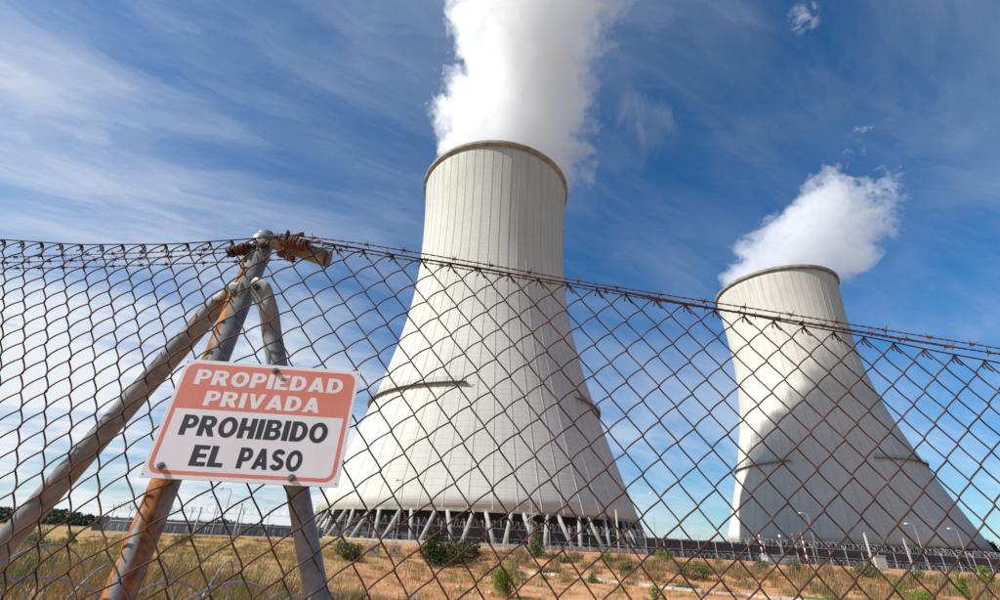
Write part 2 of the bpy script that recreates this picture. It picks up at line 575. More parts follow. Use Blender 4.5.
def build_towers():
    zs = [i * HS / 40 for i in range(41)]
    outer = [(prof_r(z), z) for z in zs]
    inner = [(prof_r(z) - (0.95 if z < 4 else 0.6), z + (0.0 if z > 0 else 0.001)) for z in zs][::-1]
    mb = MB(); mb.lathe(outer + inner, 128)
    shell_me = mb.me('shell', M['tower'], True)
    mod_r = prof_r(HS)
    mb = MB()
    mb.lathe([(mod_r + 0.02, HS - 1.3), (mod_r + 0.8, HS - 0.8), (mod_r + 1.0, HS - 0.6), (mod_r + 1.0, HS + 0.55), (mod_r + 0.8, HS + 0.75),
              (mod_r - 0.7, HS + 0.75), (mod_r - 0.75, HS - 1.3)], 128)
    rim_me = mb.me('rim', M['rim'])
    mb = MB()
    mb.lathe([(prof_r(0) + 0.06, -0.38), (prof_r(0.2) + 0.06, 0.2), (prof_r(0.2) - 0.3, 0.25), (prof_r(0) - 1.2, 0.05), (prof_r(0) - 1.2, -0.38)], 128)
    ring_me = mb.me('lower_ring', M['rim'])
    # rib: a proud strip that follows the profile
    V, Fc = [], []
    for z in zs[:-1] + [HS - 2.0]:
        r = prof_r(z)
        for dy in (-0.085, 0.085):
            V += [(r - 0.1, dy, z), (r + 0.075, dy * .8, z)]
    for i in range(len(zs) - 1):
        a = i * 4; b = a + 4
        Fc += [(a + 1, a + 3, b + 3, b + 1), (a, a + 1, b + 1, b), (a + 3, a + 2, b + 2, b + 3)]
    rib_me = mesh('rib', V, Fc, M['rib'])
    NR, NV = 54, 36

    def col_me(sgn, zb):
        rt, rb = prof_r(0) - 0.45, prof_r(0) + 2.6
        at_, ab = sgn * rad(1.45), sgn * rad(4.1)
        top = (rt * math.cos(at_), rt * math.sin(at_), 0.0)
        bot = (rb * math.cos(ab), rb * math.sin(ab), zb)
        mb = MB(); mb.tube([top, tuple((a * .5 + b * .5) for a, b in zip(top, bot)), bot], [0.42, 0.43, 0.46], 10)
        return mb.me('column', M['column'], True)

    data = [((-3.44, 143.91, ZS), -0.98, rad(1.4), (-6.6, 45.0), 'left',
             'larger near cooling tower of pale ribbed concrete with open V columns below'),
            ((146.14, 211.05, ZS - 1.85), -2.1, rad(0.3), (-51, -5.5), 'right',
             'farther cooling tower on the right with a shadow across its middle')]
    for (loc, gz, ph, gap, side, label) in data:
        t = empty('cooling_tower', loc)
        tag(t, label, 'cooling tower', 'cooling towers')
        obj('shell', shell_me, t)
        obj('rim', rim_me, t)
        obj('lower_ring', ring_me, t)
        for k in range(NR):
            obj('rib', rib_me, t, rz=ph + k * 2 * PI / NR)
        zb = gz - loc[2] - 0.4
        ca, cb = col_me(1, zb), col_me(-1, zb)
        for k in range(NV):
            a = ph + k * 2 * PI / NV
            obj('column', ca, t, rz=a); obj('column', cb, t, rz=a)
        # dark packing behind the columns, in flat panels with cross rails
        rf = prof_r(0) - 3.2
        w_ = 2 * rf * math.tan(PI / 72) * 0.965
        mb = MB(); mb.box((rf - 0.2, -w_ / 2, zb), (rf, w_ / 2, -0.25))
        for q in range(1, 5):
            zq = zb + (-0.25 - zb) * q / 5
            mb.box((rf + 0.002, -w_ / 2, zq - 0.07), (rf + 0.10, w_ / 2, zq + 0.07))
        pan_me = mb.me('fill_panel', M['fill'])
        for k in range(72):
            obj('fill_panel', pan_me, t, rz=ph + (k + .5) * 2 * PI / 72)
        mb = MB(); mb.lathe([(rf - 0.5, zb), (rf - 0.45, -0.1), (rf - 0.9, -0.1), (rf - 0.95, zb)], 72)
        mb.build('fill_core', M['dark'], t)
        # basin kerb round the feet
        mb = MB(); rk = prof_r(0) + 4.2
        mb.lathe([(rk, zb), (rk, zb + 1.0), (rk - 0.35, zb + 1.0), (rk - 0.35, zb)], 96)
        mb.build('basin_wall', M['pale'], t)
        # maintenance gallery: runs round the shell except for a gap
        zg = 34.6 - ZS
        r0 = prof_r(zg)
        a0, a1 = rad(-90 + gap[1]), rad(-90 + gap[0] + 360)
        g = MB(); g.lathe([(r0 - .05, zg - .12), (r0 + 1.15, zg - .12), (r0 + 1.15, zg + .06), (r0 - .05, zg + .06)], 110, True, a0, a1)
        go = g.build('gallery', M['steel'], t)
        nb = 75
        for q in range(nb + 1):
            pass
        rl = MB()
        ang = np.linspace(a0, a1, 120)
        for hz in (0.55, 1.1):
            rl.tube(np.stack([(r0 + 1.1) * np.cos(ang), (r0 + 1.1) * np.sin(ang), np.full(120, zg + hz)], 1), 0.045, 5)
        rl.build('railing', M['steel'], go)
        bm_ = MB(); bm_.tube([(r0 + 1.1, 0, zg), (r0 + 1.1, 0, zg + 1.12)], 0.05, 5)
        bm_.tube([(r0 + 1.0, 0, zg - .1), (prof_r(zg - 1.3), 0, zg - 1.3)], 0.07, 5)
        pm = bm_.me('bracket', M['steel'])
        for q in range(nb + 1):
            obj('bracket', pm, go, rz=a0 + (a1 - a0) * q / nb)
    return


build_towers()


# ------------------------------------------------------------------ steam
WIND = (0.35, -0.94)


def steam_material(build):
    m = bpy.data.materials.new('steam')
    m.use_nodes = True
    t = NT(m.node_tree)
    out = t.n('ShaderNodeOutputMaterial')
    co = t.n('ShaderNodeTexCoord').outputs['Object']
    vol = t.n('ShaderNodeVolumePrincipled')
    vol.inputs['Color'].default_value = (0.997, 0.998, 1.0, 1)
    vol.inputs['Anisotropy'].default_value = 0.1
    t.put(vol.inputs['Density'], build(t, co))
    t.put(out.inputs['Volume'], vol)
    return m


def plume(label, top, lean, r0, grow, hmax, fade0, fade1, fadek, dens, seed, nscale, amp, margin):
    hs = np.concatenate([[-16, -8], np.linspace(0, hmax, 19)])
    n = 28
    V = []
    for h in hs:
        s = lean * max(h, 0)
        R = r0 + grow * max(h, 0) + margin * (0.7 + 0.3 * float(sstep(h / 12)))
        for k in range(n):
            a = 2 * PI * k / n
            V.append((WIND[0] * s + R * math.cos(a), WIND[1] * s + R * math.sin(a), h))
    Fc = []
    for i in range(len(hs) - 1):
        for j in range(n):
            k = (j + 1) % n
            Fc.append((i * n + j, i * n + k, (i + 1) * n + k, (i + 1) * n + j))
    Fc.append(tuple(range(n - 1, -1, -1)))
    Fc.append(tuple((len(hs) - 1) * n + j for j in range(n)))

    def build(t, co):
        x, y, z = t.sep(co)
        zp = t.m('MAXIMUM', z, 0.0)
        s = t.m('MULTIPLY', zp, lean)
        ex = t.m('SUBTRACT', x, t.m('MULTIPLY', s, WIND[0]))
        ey = t.m('SUBTRACT', y, t.m('MULTIPLY', s, WIND[1]))
        dist = t.m('SQRT', t.m('ADD', t.m('MULTIPLY', ex, ex), t.m('MULTIPLY', ey, ey)))
        rr = t.m('ADD', r0, t.m('MULTIPLY', zp, grow))
        nv = t.vm('ADD', co, (seed, seed * 1.7, seed * .3))
        n1 = t.noise(nv, nscale, 2, 0.5, 0.3)
        n2 = t.noise(nv, nscale * 2.6, 3, 0.55, 0.6)
        n3 = t.noise(nv, nscale * 7.0, 6, 0.62, 0.7)
        lee = t.mapr(ex, 4, 26)                           # the side the shreds trail off to
        edge = t.m('MAXIMUM', t.mapr(zp, 0, 16, 0.10, 1.0), t.m('MULTIPLY', lee, 0.75))
        sm = t.m('ADD', t.m('ADD', t.m('MULTIPLY', t.m('SUBTRACT', n1, 0.5), amp), t.m('MULTIPLY', t.m('SUBTRACT', n2, 0.5), t.m('ADD', amp * 0.75, t.m('MULTIPLY', lee, amp * 0.6)))),
                 t.m('MULTIPLY', t.m('SUBTRACT', n3, 0.5), t.m('ADD', amp * 0.68, t.m('MULTIPLY', lee, amp * 0.30))))
        d = t.m('ADD', t.m('SUBTRACT', rr, dist), t.m('MULTIPLY', edge, sm))   # metres inside the ragged outline
        d = t.m('ADD', d, t.m('MULTIPLY', lee, t.mapr(zp, 0, 60, 3.0, 0.0)))
        d = t.m('SUBTRACT', d, t.mapr(zp, fade0, fade1, 0.0, fadek))
        zn = t.m('MAXIMUM', t.m('MULTIPLY', z, -1.0), 0.0)
        d = t.m('SUBTRACT', d, t.m('MULTIPLY', zn, t.mapr(ex, 6, 20, 9.0, 0.75)))   # a little washes down over the lee rim
        soft = t.m('ADD', 1.7, t.m('MULTIPLY', lee, 4.0))
        return t.m('MULTIPLY', t.mapr(t.m('DIVIDE', d, soft), 0.0, 1.0), dens)
    o = obj('steam_plume', mesh('steam_plume', V, Fc, steam_material(build)), loc=top)
    tag(o, label, 'steam', 'steam over the towers')
    return o


def wisp(label, c, size, dens, seed, tilt):
    """thin torn shreds of steam inside a soft ellipsoid"""
    V, Fc = [], []
    n, m_ = 16, 9
    for i in range(m_):
        b = PI * (i + .02) / (m_ - .96)
        for k in range(n):
            a = 2 * PI * k / n
            V.append((size[0] * math.sin(b) * math.cos(a), size[1] * math.sin(b) * math.sin(a), -size[2] * math.cos(b)))
    for i in range(m_ - 1):
        for k in range(n):
            q = (k + 1) % n
            Fc.append((i * n + k, i * n + q, (i + 1) * n + q, (i + 1) * n + k))
    Fc += [tuple(range(n - 1, -1, -1)), tuple((m_ - 1) * n + k for k in range(n))]

    def build(t, co):
        x, y, z = t.sep(co)
        rr = t.vm('LENGTH', t.vm('DIVIDE', co, tuple(size)))
        xs = t.m('ADD', x, t.m('MULTIPLY', z, tilt))
        st = t.noise(t.vm('ADD', t.comb(xs, y, t.m('MULTIPLY', z, 0.22)), (seed, 0, seed)), 0.11, 6, 0.62, 0.8)
        pt = t.noise(t.vm('ADD', co, (0, seed, 0)), 0.035, 3, 0.5, 0.3)
        v = t.m('ADD', t.m('MULTIPLY', st, 0.6), t.m('MULTIPLY', pt, 0.5))
        v = t.m('SUBTRACT', v, t.mapr(rr, 0.45, 1.0, 0.0, 0.32))
        return t.m('MULTIPLY', t.mapr(v, 0.54, 0.72), dens)
    o = obj('steam_wisp', mesh('steam_wisp', V, Fc, steam_material(build)), loc=tuple(c))
    tag(o, label, 'steam', 'steam over the towers')


plume('tall dense white steam column rising from the near tower out of frame', (-3.44, 143.91, ZS + HS), 0.57, 27.0, 0.05, 125, 85, 125, 40, 0.095, 3.0, 0.030, 33.0, 19.0)
plume('smaller ragged white steam cloud drifting right off the farther tower', (146.14, 211.05, ZS + HS - 1.85), 1.15, 25.8, 0.24, 58, 14, 54, 38, 0.055, 11.0, 0.032, 46.0, 15.0)
wisp('thin torn wisps of steam trailing right of the tall steam column', at(640, 140, 128), (27, 12, 54), 0.042, 33.0, -0.2)


# ------------------------------------------------------------------ near chain-link fence
LAT = {'R': np.array([[0.04828, 0.54869], [0.06985, 0.72534], [-0.02852, -0.0208], [0.71039, -0.07318], [0.00331, -0.0009], [-0.00318, -0.00799]]),
       'L': np.array([[0.03243, 0.56609], [0.12873, 0.68213], [-0.0313, -0.07886], [0.58387, 0.04846], [-0.00613, 0.03044], [-0.01882, 0.05092]])}
JO = np.array([-0.531136, 0.907271, 0.5531])
H_R, H_L = np.array([0.99872, 0.050578, 0]), np.array([0.990268, -0.139173, 0])
N_R, N_L = np.array([-0.050578, 0.99872, 0]), np.array([0.139173, 0.990268, 0])
LEAN = math.tan(0.0293)


def lat_uz(s, t, C):
    s, t = s / 20., t / 20.
    B = np.stack([s ** a * t ** b for a in range(3) for b in range(3 - a)], -1)
    return B @ C


def panel_pt(s, t, side, dep):
    lo, hi, tl = (-27., 6., -24.) if side == 'L' else (-6., 50., -30.)
    h, n = (H_L, N_L) if side == 'L' else (H_R, N_R)
    sc_, tc = np.clip(s, lo, hi), np.maximum(t, tl)
    e = 0.5
    uz = lat_uz(sc_, tc, LAT[side])
    gs = (lat_uz(sc_ + e, tc, LAT[side]) - lat_uz(sc_ - e, tc, LAT[side])) / (2 * e)
    gt = (lat_uz(sc_, tc + e, LAT[side]) - lat_uz(sc_, tc - e, LAT[side])) / (2 * e)
    uz = uz + gs * (s - sc_)[..., None] + gt * (t - tc)[..., None]
    u, z = uz[..., 0:1], uz[..., 1:2]
    return JO * np.array([1, 1, 0]) + u * h + (z - JO[2]) * LEAN * n + z * np.array([0, 0, 1]) + dep[..., None] * n


def fence_pt(s, t, dep=0.0):
    """place on the mesh: s counts half cells along, t half cells up, dep metres behind"""
    s, t = np.broadcast_arrays(np.asarray(s, float), np.asarray(t, float))
    dep = np.broadcast_to(np.asarray(dep, float), s.shape)
    k = sstep((s + 4) / 4)[..., None]
    return panel_pt(s, t, 'L', dep) * (1 - k) + panel_pt(s, t, 'R', dep) * k


def build_fence():
    root = empty('chain_link_fence', (-0.53, 0.93, -1.3))
    tag(root, 'rusty chain-link mesh fence filling the foreground', 'fence')
    off = np.array([-0.53, 0.93, -1.3])
    T0, T1 = 2, -47
    k = 8
    for w_ in range(-40, 66):
        pts = []
        seq = list(range(T0, T1, -1))
        u = np.arange(k) / k
        r_j = rng.normal(0, 1, 6)
        for t in seq:
            at_left = (t - w_) % 2 == 0           # the wire is in column w_ at this height
            tri = (1 - 2 * u) if not at_left else (2 * u - 1)
            cosv = np.cos(PI * u) if not at_left else -np.cos(PI * u)
            xs = 0.5 + (0.5 + 0.028) * (0.82 * tri + 0.18 * cosv)
            # leaving the right column downwards = '/' in front, leaving the left one = '\\' behind
            kk = float(sstep((w_ + 5) / 6))
            dpt = (-(0.0058 - .0012 * kk) if not at_left else (0.0042 - .0022 * kk)) * np.sin(PI * u) ** 0.9
            sag = (0.10 if not at_left else 0.015) * kk * np.sin(PI * u) ** 0.9 * (1 + .02 * t)
            pts.append(np.stack([w_ + xs, t - u + sag, dpt], 1))
        P = np.concatenate(pts)
        P[:, 0] += 0.035 * np.sin(P[:, 1] * .31 + r_j[0] * 3) * (0.4 + .3 * abs(r_j[1]))
        P[:, 1] += 0.05 * np.sin(P[:, 1] * .23 + r_j[2] * 3)
        # knuckled end over the tension wire
        if (T0 - w_) % 2 == 0:
            tail = np.array([[w_ - .10, 1.52, .004], [w_ - .06, 1.70, .008], [w_ + 0.0, 1.95, .007], [w_ + .0, 2.10, .001]])
        else:
            tail = np.array([[w_ + 1.44, 1.46, .005], [w_ + 1.30, 1.66, .008], [w_ + 1.10, 1.96, .007], [w_ + 1.02, 2.10, .001]])
        P = np.concatenate([tail, P])
        W = fence_pt(P[:, 0], P[:, 1], P[:, 2]) - off
        mb = MB(); mb.tube(W, 0.00162, 6)
        mb.build('wire', M['rust'], root, True)
    s = np.linspace(-40, 66, 220)
    mb = MB(); mb.tube(fence_pt(s, 2.08 + 0.03 * np.sin(s * .7), -0.001) - off, 0.0017, 6)
    mb.build('tension_wire', M['rust'], root, True)
    mb = MB(); mb.tube(fence_pt(s, -22.0 + 0.05 * np.sin(s), 0.009) - off, 0.0017, 6)
    mb.build('tension_wire', M['rust'], root, True)


build_fence()


def curve_through(pts, n):
    pts = np.asarray(pts, float)
    d = np.r_[0, np.cumsum(np.linalg.norm(np.diff(pts, axis=0), axis=1))]
    t = np.linspace(0, d[-1], n)
    # Catmull-Rom on the polyline
    out = []
    for q in t:
        i = min(max(np.searchsorted(d, q) - 1, 0), len(pts) - 2)
        u = (q - d[i]) / (d[i + 1] - d[i])
        p0, p1, p2, p3 = pts[max(i - 1, 0)], pts[i], pts[i + 1], pts[min(i + 2, len(pts) - 1)]
        out.append(0.5 * (2 * p1 + (p2 - p0) * u + (2 * p0 - 5 * p1 + 4 * p2 - p3) * u ** 2 + (-p0 + 3 * p1 - 3 * p2 + p3) * u ** 3))
    return np.array(out), d[-1]


def make_barb():
    mb = MB()
    a = np.linspace(0, 5.5 * PI, 30)
    mb.tube(np.stack([np.linspace(-.0045, .0045, 30), .0030 * np.cos(a), .0030 * np.sin(a)], 1), 0.0010, 5)
    for x, th in ((-.003, .4), (-.002, .4 + PI), (.002, 2.0), (.003, 2.0 + PI)):
        c, s = math.cos(th), math.sin(th)
        mb.tube([(x, .002 * c, .002 * s), (x * 1.5, .008 * c, .008 * s), (x * 1.8, .0125 * c, .0125 * s)], [.0010, .0009, .0003], 5)
    return mb.me('barb', M['barb'])


BARB = make_barb()


def barbed(label, pts, first, spacing=0.105, group='barbed wire strands'):
    root = empty('barbed_wire', tuple(pts[0]))
    tag(root, label, 'barbed wire', group)
    o = np.asarray(pts[0], float)
    _, L = curve_through(pts, 10)
    C, L = curve_through(pts, int(L / 0.0045))
    C = C - o
    ph = np.arange(len(C)) * 2 * PI * 0.0045 / 0.036
    for q in (0, PI):
        tw = np.stack([0 * ph, .0011 * np.cos(ph + q), .0011 * np.sin(ph + q)], 1)
        mb = MB(); mb.tube(C + tw, 0.00095, 5)
        mb.build('strand', M['barb'], root)
    s = first
    while s < L - .02:
        i = int(s / L * (len(C) - 1))
        d = Vector(C[min(i + 2, len(C) - 1)] - C[max(i - 2, 0)])
        b = obj('barb', BARB, root, loc=tuple(C[i]))
        b.rotation_euler = (d.to_track_quat('X', 'Z') @ Vector((1, 0, 0)).rotation_difference(Vector((1, 0, 0)))).to_euler()
        b.rotation_euler.rotate_axis('X', rng.uniform(0, 6.28))
        s += spacing * rng.uniform(0.85, 1.15)


def strand_R(pix, dep):
    out = []
    for px, py in pix:
        d = ray(px, py)
        n = N_R - np.array([0, 0, LEAN])
        k = (JO @ n + dep) / (d @ n)
        out.append(d * k)
    return out


def extend(P, a, b):
    P = [np.asarray(p) for p in P]
    s, e = P[0] + (P[0] - P[1]) / np.linalg.norm(P[0] - P[1]) * a, P[-1] + (P[-1] - P[-2]) / np.linalg.norm(P[-1] - P[-2]) * b
    return ([s] if a else []) + P + ([e] if b else [])


barbed('uppermost rusty barbed wire strand running right from the post top',
       extend(strand_R([(296, 236), (360, 243.7), (464, 260.6), (565, 278.5), (668.8, 295.5), (772, 311.6), (881, 329.4), (1000, 348.5)], 0.004), 0, .45), 0.06)
barbed('middle rusty barbed wire strand just above the mesh on the right',
       extend(strand_R([(300, 241), (330, 245), (376.8, 251.5), (500, 272), (620, 291), (703, 306.2), (797, 321), (886, 335.7), (976, 350.5)], 0.016), 0, .5), 0.03)
barbed('lowest rusty barbed wire strand lying along the mesh top on the right',
       extend(strand_R([(305, 247), (340, 250), (400, 258.5), (520, 278), (640, 297.5), (748, 314.5), (843, 329.8), (931, 344), (1000, 354)], 0.010), 0, .45), 0.09, 0.118)
barbed('uppermost of three thin barbed wires seen through the mesh on the left',
       [at(-60, 259, 1.30), at(0, 257.5, 1.24), at(70, 255, 1.16), at(150, 252.5, 1.06), at(236, 248, .955)], 0.05)
barbed('middle of three thin barbed wires seen through the mesh on the left',
       [at(-60, 265, 1.30), at(0, 263, 1.24), at(70, 260.5, 1.16), at(150, 258, 1.06), at(238, 251.5, .955)], 0.09)
barbed('lowest of three thin barbed wires seen through the mesh on the left',
       [at(-60, 270.5, 1.30), at(0, 268.5, 1.24), at(70, 267.5, 1.17), at(160, 264.5, 1.07), at(250, 261, .985), at(298, 259, .975)], 0.06)


# ------------------------------------------------------------------ post, braces and ties
def build_post():
    top, bot = np.array([-0.5943, 0.948, 0.645]), np.array([-0.638, 0.948, -0.1123])
    dirn = (bot - top) / np.linalg.norm(bot - top)
    foot = top + dirn * ((top[2] + 1.45) / -dirn[2])
    root = empty('fence_post', tuple(foot))
    tag(root, 'leaning galvanised fence post streaked with rust, braced on both sides behind the sign', 'post')

    def rel(P): return np.asarray(P) - foot
    mb = MB(); mb.tube([rel(foot), rel(foot * .5 + top * .5), rel(top)], 0.0255, 28)
    mb.build('tube', M['galv'], root, True)
    up = -dirn
    # pressed cap with a skirt
    prof = [(0.0272, -0.012), (0.0272, -0.006), (0.0262, 0.001), (0.0235, 0.004), (0.0215, 0.010), (0.019, 0.018), (0.013, 0.024), (0.006, 0.0265), (0.0005, 0.027)]
    mb = MB(); mb.lathe(prof, 28, False)
    q = Vector((0, 0, 1)).rotation_difference(Vector(up))
    cap = mb.build('cap', M['galv_brace'], root, True)
    cap.rotation_euler = q.to_euler(); cap.location = rel(top)
    # outrigger stub: a short length of open tube
    a, b = np.array([-0.585, 0.935, 0.645]), np.array([-0.379, 0.845, 0.530])
    a = at(274, 241, .930); b = at(329, 259.5, .960)
    ax = (b - a) / np.linalg.norm(b - a)
    n = 24
    ang = np.arange(n) * 2 * PI / n
    e1 = np.cross(ax, [0, 0, 1.]); e1 /= np.linalg.norm(e1); e2 = np.cross(ax, e1)
    V, Fc = [], []
    rings = [(a, .0205), (a * .5 + b * .5, .0205), (b, .0205), (b, .0185), (b - ax * .03, .0185)]
    for c, r in rings:
        V += list(rel(c) + r * (np.cos(ang)[:, None] * e1 + np.sin(ang)[:, None] * e2))
    for i in range(len(rings) - 1):
        for j in range(n):
            k = (j + 1) % n
            Fc.append((i * n + j, i * n + k, (i + 1) * n + k, (i + 1) * n + j))
    Fc.append(tuple(4 * n + j for j in range(n)))
    arm = obj('arm_stub', mesh('arm_stub', V, Fc, M['galv_brace']), root)
    arm.data.polygons.foreach_set('use_smooth', [True] * (n) * 2 + [False] * n + [True] * n + [False])
    mb = MB(); mb.tube([rel(b - ax * .006), rel(b + ax * .0006)], .0211, 24, cap=False)
    mb.build('rusted_end', M['rust_tie'], arm, True)

    def brace(name_pts, rr, flat_axis, label=None):
        P, _ = curve_through([rel(p) for p in name_pts], 150)
        tan = np.gradient(P, axis=0); tan /= np.linalg.norm(tan, axis=1)[:, None]
        nn = 24
        aa = np.arange(nn) * 2 * PI / nn
        dist = np.r_[0, np.cumsum(np.linalg.norm(np.diff(P, axis=0), axis=1))]
        V, Fc = [], []
        fa = np.asarray(flat_axis, float)
        for i in range(len(P)):
            n1 = np.cross(tan[i], fa); n1 /= np.linalg.norm(n1)     # wide direction
            n2 = np.cross(n1, tan[i])
            f = float(sstep((dist[i] - 0.040) / 0.045))             # flattened tongue at the bolted end
            tip = 0.62 + 0.74 * float(sstep(dist[i] / 0.035))
            ra, rb = rr * (tip * (1 - f) + f), rr * (0.20 * (1 - f) + f)
            V += list(P[i] + ra * np.cos(aa)[:, None] * n1 + rb * np.sin(aa)[:, None] * n2)
        for i in range(len(P) - 1):
            for j in range(nn):
                k = (j + 1) % nn
                Fc.append((i * nn + j, i * nn + k, (i + 1) * nn + k, (i + 1) * nn + j))
        Fc += [tuple(range(nn - 1, -1, -1)), tuple((len(P) - 1) * nn + j for j in range(nn))]
        o = obj('brace', mesh('brace', V, Fc, M['galv_brace'], True), root)
        ib = int(np.argmin(abs(dist - .024)))
        mb = MB(); c = P[ib]
        mb.tube([c - fa * -.011, c - fa * .011], 0.0058, 6)
        mb.tube([c - fa * -.005, c - fa * .0062], 0.0085, 14)
        mb.build('bolt', M['dark'], o)
        return o
    view = np.array([0.35, 0.80, 0.42]); view /= np.linalg.norm(view)
    # left brace, along the left-hand panel
    p0, p1, p2 = at(243, 287, .915), at(214, 309, .965), at(132.4, 400, 1.0)
    p3 = at(0, 549, 1.0)
    p4 = p3 + (p3 - p2) / np.linalg.norm(p3 - p2) * 1.5
    brace([p0, p0 * .5 + p1 * .5, p1, p1 * .6 + p2 * .4, p2, p3, p4], 0.0225, np.array([0.1, .97, .2]) / np.linalg.norm([.1, .97, .2]))
    p2b, p3 = at(299.5, 500, .955), at(315.8, 590, .955)
    p4 = p3 + (p3 - p2b) / np.linalg.norm(p3 - p2b) * 1.25
    brace([at(253, 281, .918), at(261, 292, .918), at(268.5, 310, .935), at(272, 335, .955), at(276.6, 360, .955), p2b, p3, p4], 0.0205, np.array([0.3, .93, .2]) / np.linalg.norm([.3, .93, .2]))

    # knots of rusty tie wire round the post head
    def tie(center, axis, length, spread, turns, seed, extra):
        r_ = np.random.default_rng(seed)
        mb = MB()
        ax_ = np.asarray(axis, float); ax_ /= np.linalg.norm(ax_)
        b1 = np.cross(ax_, [0.2, 1, .1]); b1 /= np.linalg.norm(b1); b2 = np.cross(ax_, b1)
        for q in range(extra):
            m = 46
            u = np.linspace(0, 1, m)
            th = u * 2 * PI * turns * r_.uniform(.6, 1.3) + r_.uniform(0, 6.28)
            rad_ = spread * (0.75 + 0.35 * np.sin(u * r_.uniform(4, 9) + r_.uniform(0, 6)))
            along = (u - .5) * length * r_.uniform(.6, 1.1) + r_.normal(0, length * .07)
            P = center + along[:, None] * ax_ + (rad_ * np.cos(th))[:, None] * b1 + (rad_ * np.sin(th))[:, None] * b2
            mb.tube(rel(P), r_.uniform(.0014, .0024), 5)
        for q in range(7):
            c = center + ax_ * r_.uniform(-.45, .45) * length + b1 * r_.normal(0, spread * .6) + b2 * r_.normal(0, spread * .6)
            dv = r_.normal(0, 1, 3); dv /= np.linalg.norm(dv)
            mb.tube(rel(np.array([c - dv * .007, c, c + dv * .008])), [.003, .0052, .003], 7)
        mb.build('wire_tie', M['rust_tie'], root, True)
    tie(at(239, 250, .925), at(252, 246, .92) - at(226, 253, .92), .060, .012, 4, 1, 8)
    tie(at(294, 243, .900), at(306, 246, .90) - at(282, 240, .90), .058, .0135, 4, 2, 10)
    tie(at(262, 245, .925), at(280, 241, .92) - at(240, 249, .92), .070, .006, 5, 3, 5)
    tie(at(286, 256, .925), at(298, 261, .92) - at(272, 250, .92), .052, .007, 4, 4, 6)
    mb = MB()
    c0, c1 = at(281, 237, .925), at(300, 234.5, .915)
    mb.tube([rel(c0), rel(c1)], .0032, 8); mb.tube([rel(c1), rel(c1 + (c1 - c0) * .16)], .0062, 6)
    mb.build('eye_bolt', M['rust_tie'], root)
    mb = MB()
    c0, c1 = at(307, 243.5, .90), at(321, 241, .895)
    mb.tube([rel(c0), rel(c1), rel(at(323, 246, .89))], .003, 8)
    mb.build('eye_bolt', M['rust_tie'], root)


build_post()


# ------------------------------------------------------------------ warning sign
def arc(cx, cy, rx, ry, a0, a1, n=14):
    return [(cx + rx * math.cos(rad(a0 + (a1 - a0) * i / n)), cy + ry * math.sin(rad(a0 + (a1 - a0) * i / n))) for i in range(n + 1)]


S_ = 0.272      # stem of the heavy capitals, cap height = 1


def glyph(ch):
    """(advance width, [outline, hole, ...]) in cap heights"""
    k = S_
    b = 0.20
    if ch == 'I': return k, [[(0, 0), (k, 0), (k, 1), (0, 1)]]
    if ch == 'L': return .62, [[(0, 0), (.62, 0), (.62, b), (k, b), (k, 1), (0, 1)]]
    if ch == 'E': return .66, [[(0, 0), (.66, 0), (.66, b), (k, b), (k, .405), (.60, .405), (.60, .595), (k, .595), (k, 1 - b), (.65, 1 - b), (.65, 1), (0, 1)]]
    if ch == 'H': return .76, [[(0, 0), (k, 0), (k, .395), (.76 - k, .395), (.76 - k, 0), (.76, 0), (.76, 1), (.76 - k, 1), (.76 - k, .60), (k, .60), (k, 1), (0, 1)]]
    if ch == 'P': return .72, [[(0, 0), (k, 0), (k, .345)] + arc(.40, .6725, .32, .3275, -90, 90) + [(0, 1)],
                               [(k, .535)] + arc(.385, .6725, .10, .1375, -90, 90, 8) + [(k, .81)]]
    if ch == 'R': return .80, [[(0, 0), (k, 0), (k, .385), (.30, .385), (.53, 0), (.80, 0), (.60, .41)] + arc(.43, .695, .31, .305, -58, 90) + [(0, 1)],
                               [(k, .56)] + arc(.40, .685, .10, .125, -90, 90, 8) + [(k, .81)]]
    if ch == 'D': return .78, [[(0, 0)] + arc(.34, .5, .44, .5, -90, 90, 22) + [(0, 1)], [(k, b)] + arc(.33, .5, .205, .30, -90, 90, 16) + [(k, 1 - b)]]
    if ch == 'B': return .76, [[(0, 0)] + arc(.46, .285, .30, .285, -90, 62) + arc(.43, .745, .29, .255, -58, 90) + [(0, 1)],
                               [(k, .185)] + arc(.415, .30, .105, .115, -90, 90, 8) + [(k, .415)],
                               [(k, .595)] + arc(.40, .705, .095, .11, -90, 90, 8) + [(k, .815)]]
    if ch == 'O': return .86, [arc(.43, .5, .43, .515, 0, 350, 35), arc(.43, .5, .185, .30, 0, 350, 35)]
    if ch == 'A': return .84, [[(0, 0), (.255, 0), (.305, .17), (.535, .17), (.585, 0), (.84, 0), (.545, 1), (.295, 1)], [(.36, .36), (.48, .36), (.42, .60)]]
    if ch == 'V': return .82, [[(.28, 0), (.54, 0), (.82, 1), (.565, 1), (.41, .37), (.255, 1), (0, 1)]]
    if ch == 'S':
        cl_ = arc(.375, .715, .235, .185, 18, 180, 12) + arc(.375, .715, .235, .185, 195, 262, 6) + arc(.375, .290, .255, .190, 82, 0, 8)[0:] + arc(.375, .290, .255, .185, -12, -165, 12)
        P = np.array(cl_); tn = np.gradient(P, axis=0); tn /= np.linalg.norm(tn, axis=1)[:, None]
        nm = np.stack([-tn[:, 1], tn[:, 0]], 1) * .116
        return .75, [[tuple(q) for q in P + nm] + [tuple(q) for q in (P - nm)[::-1]]]
    return .34, []


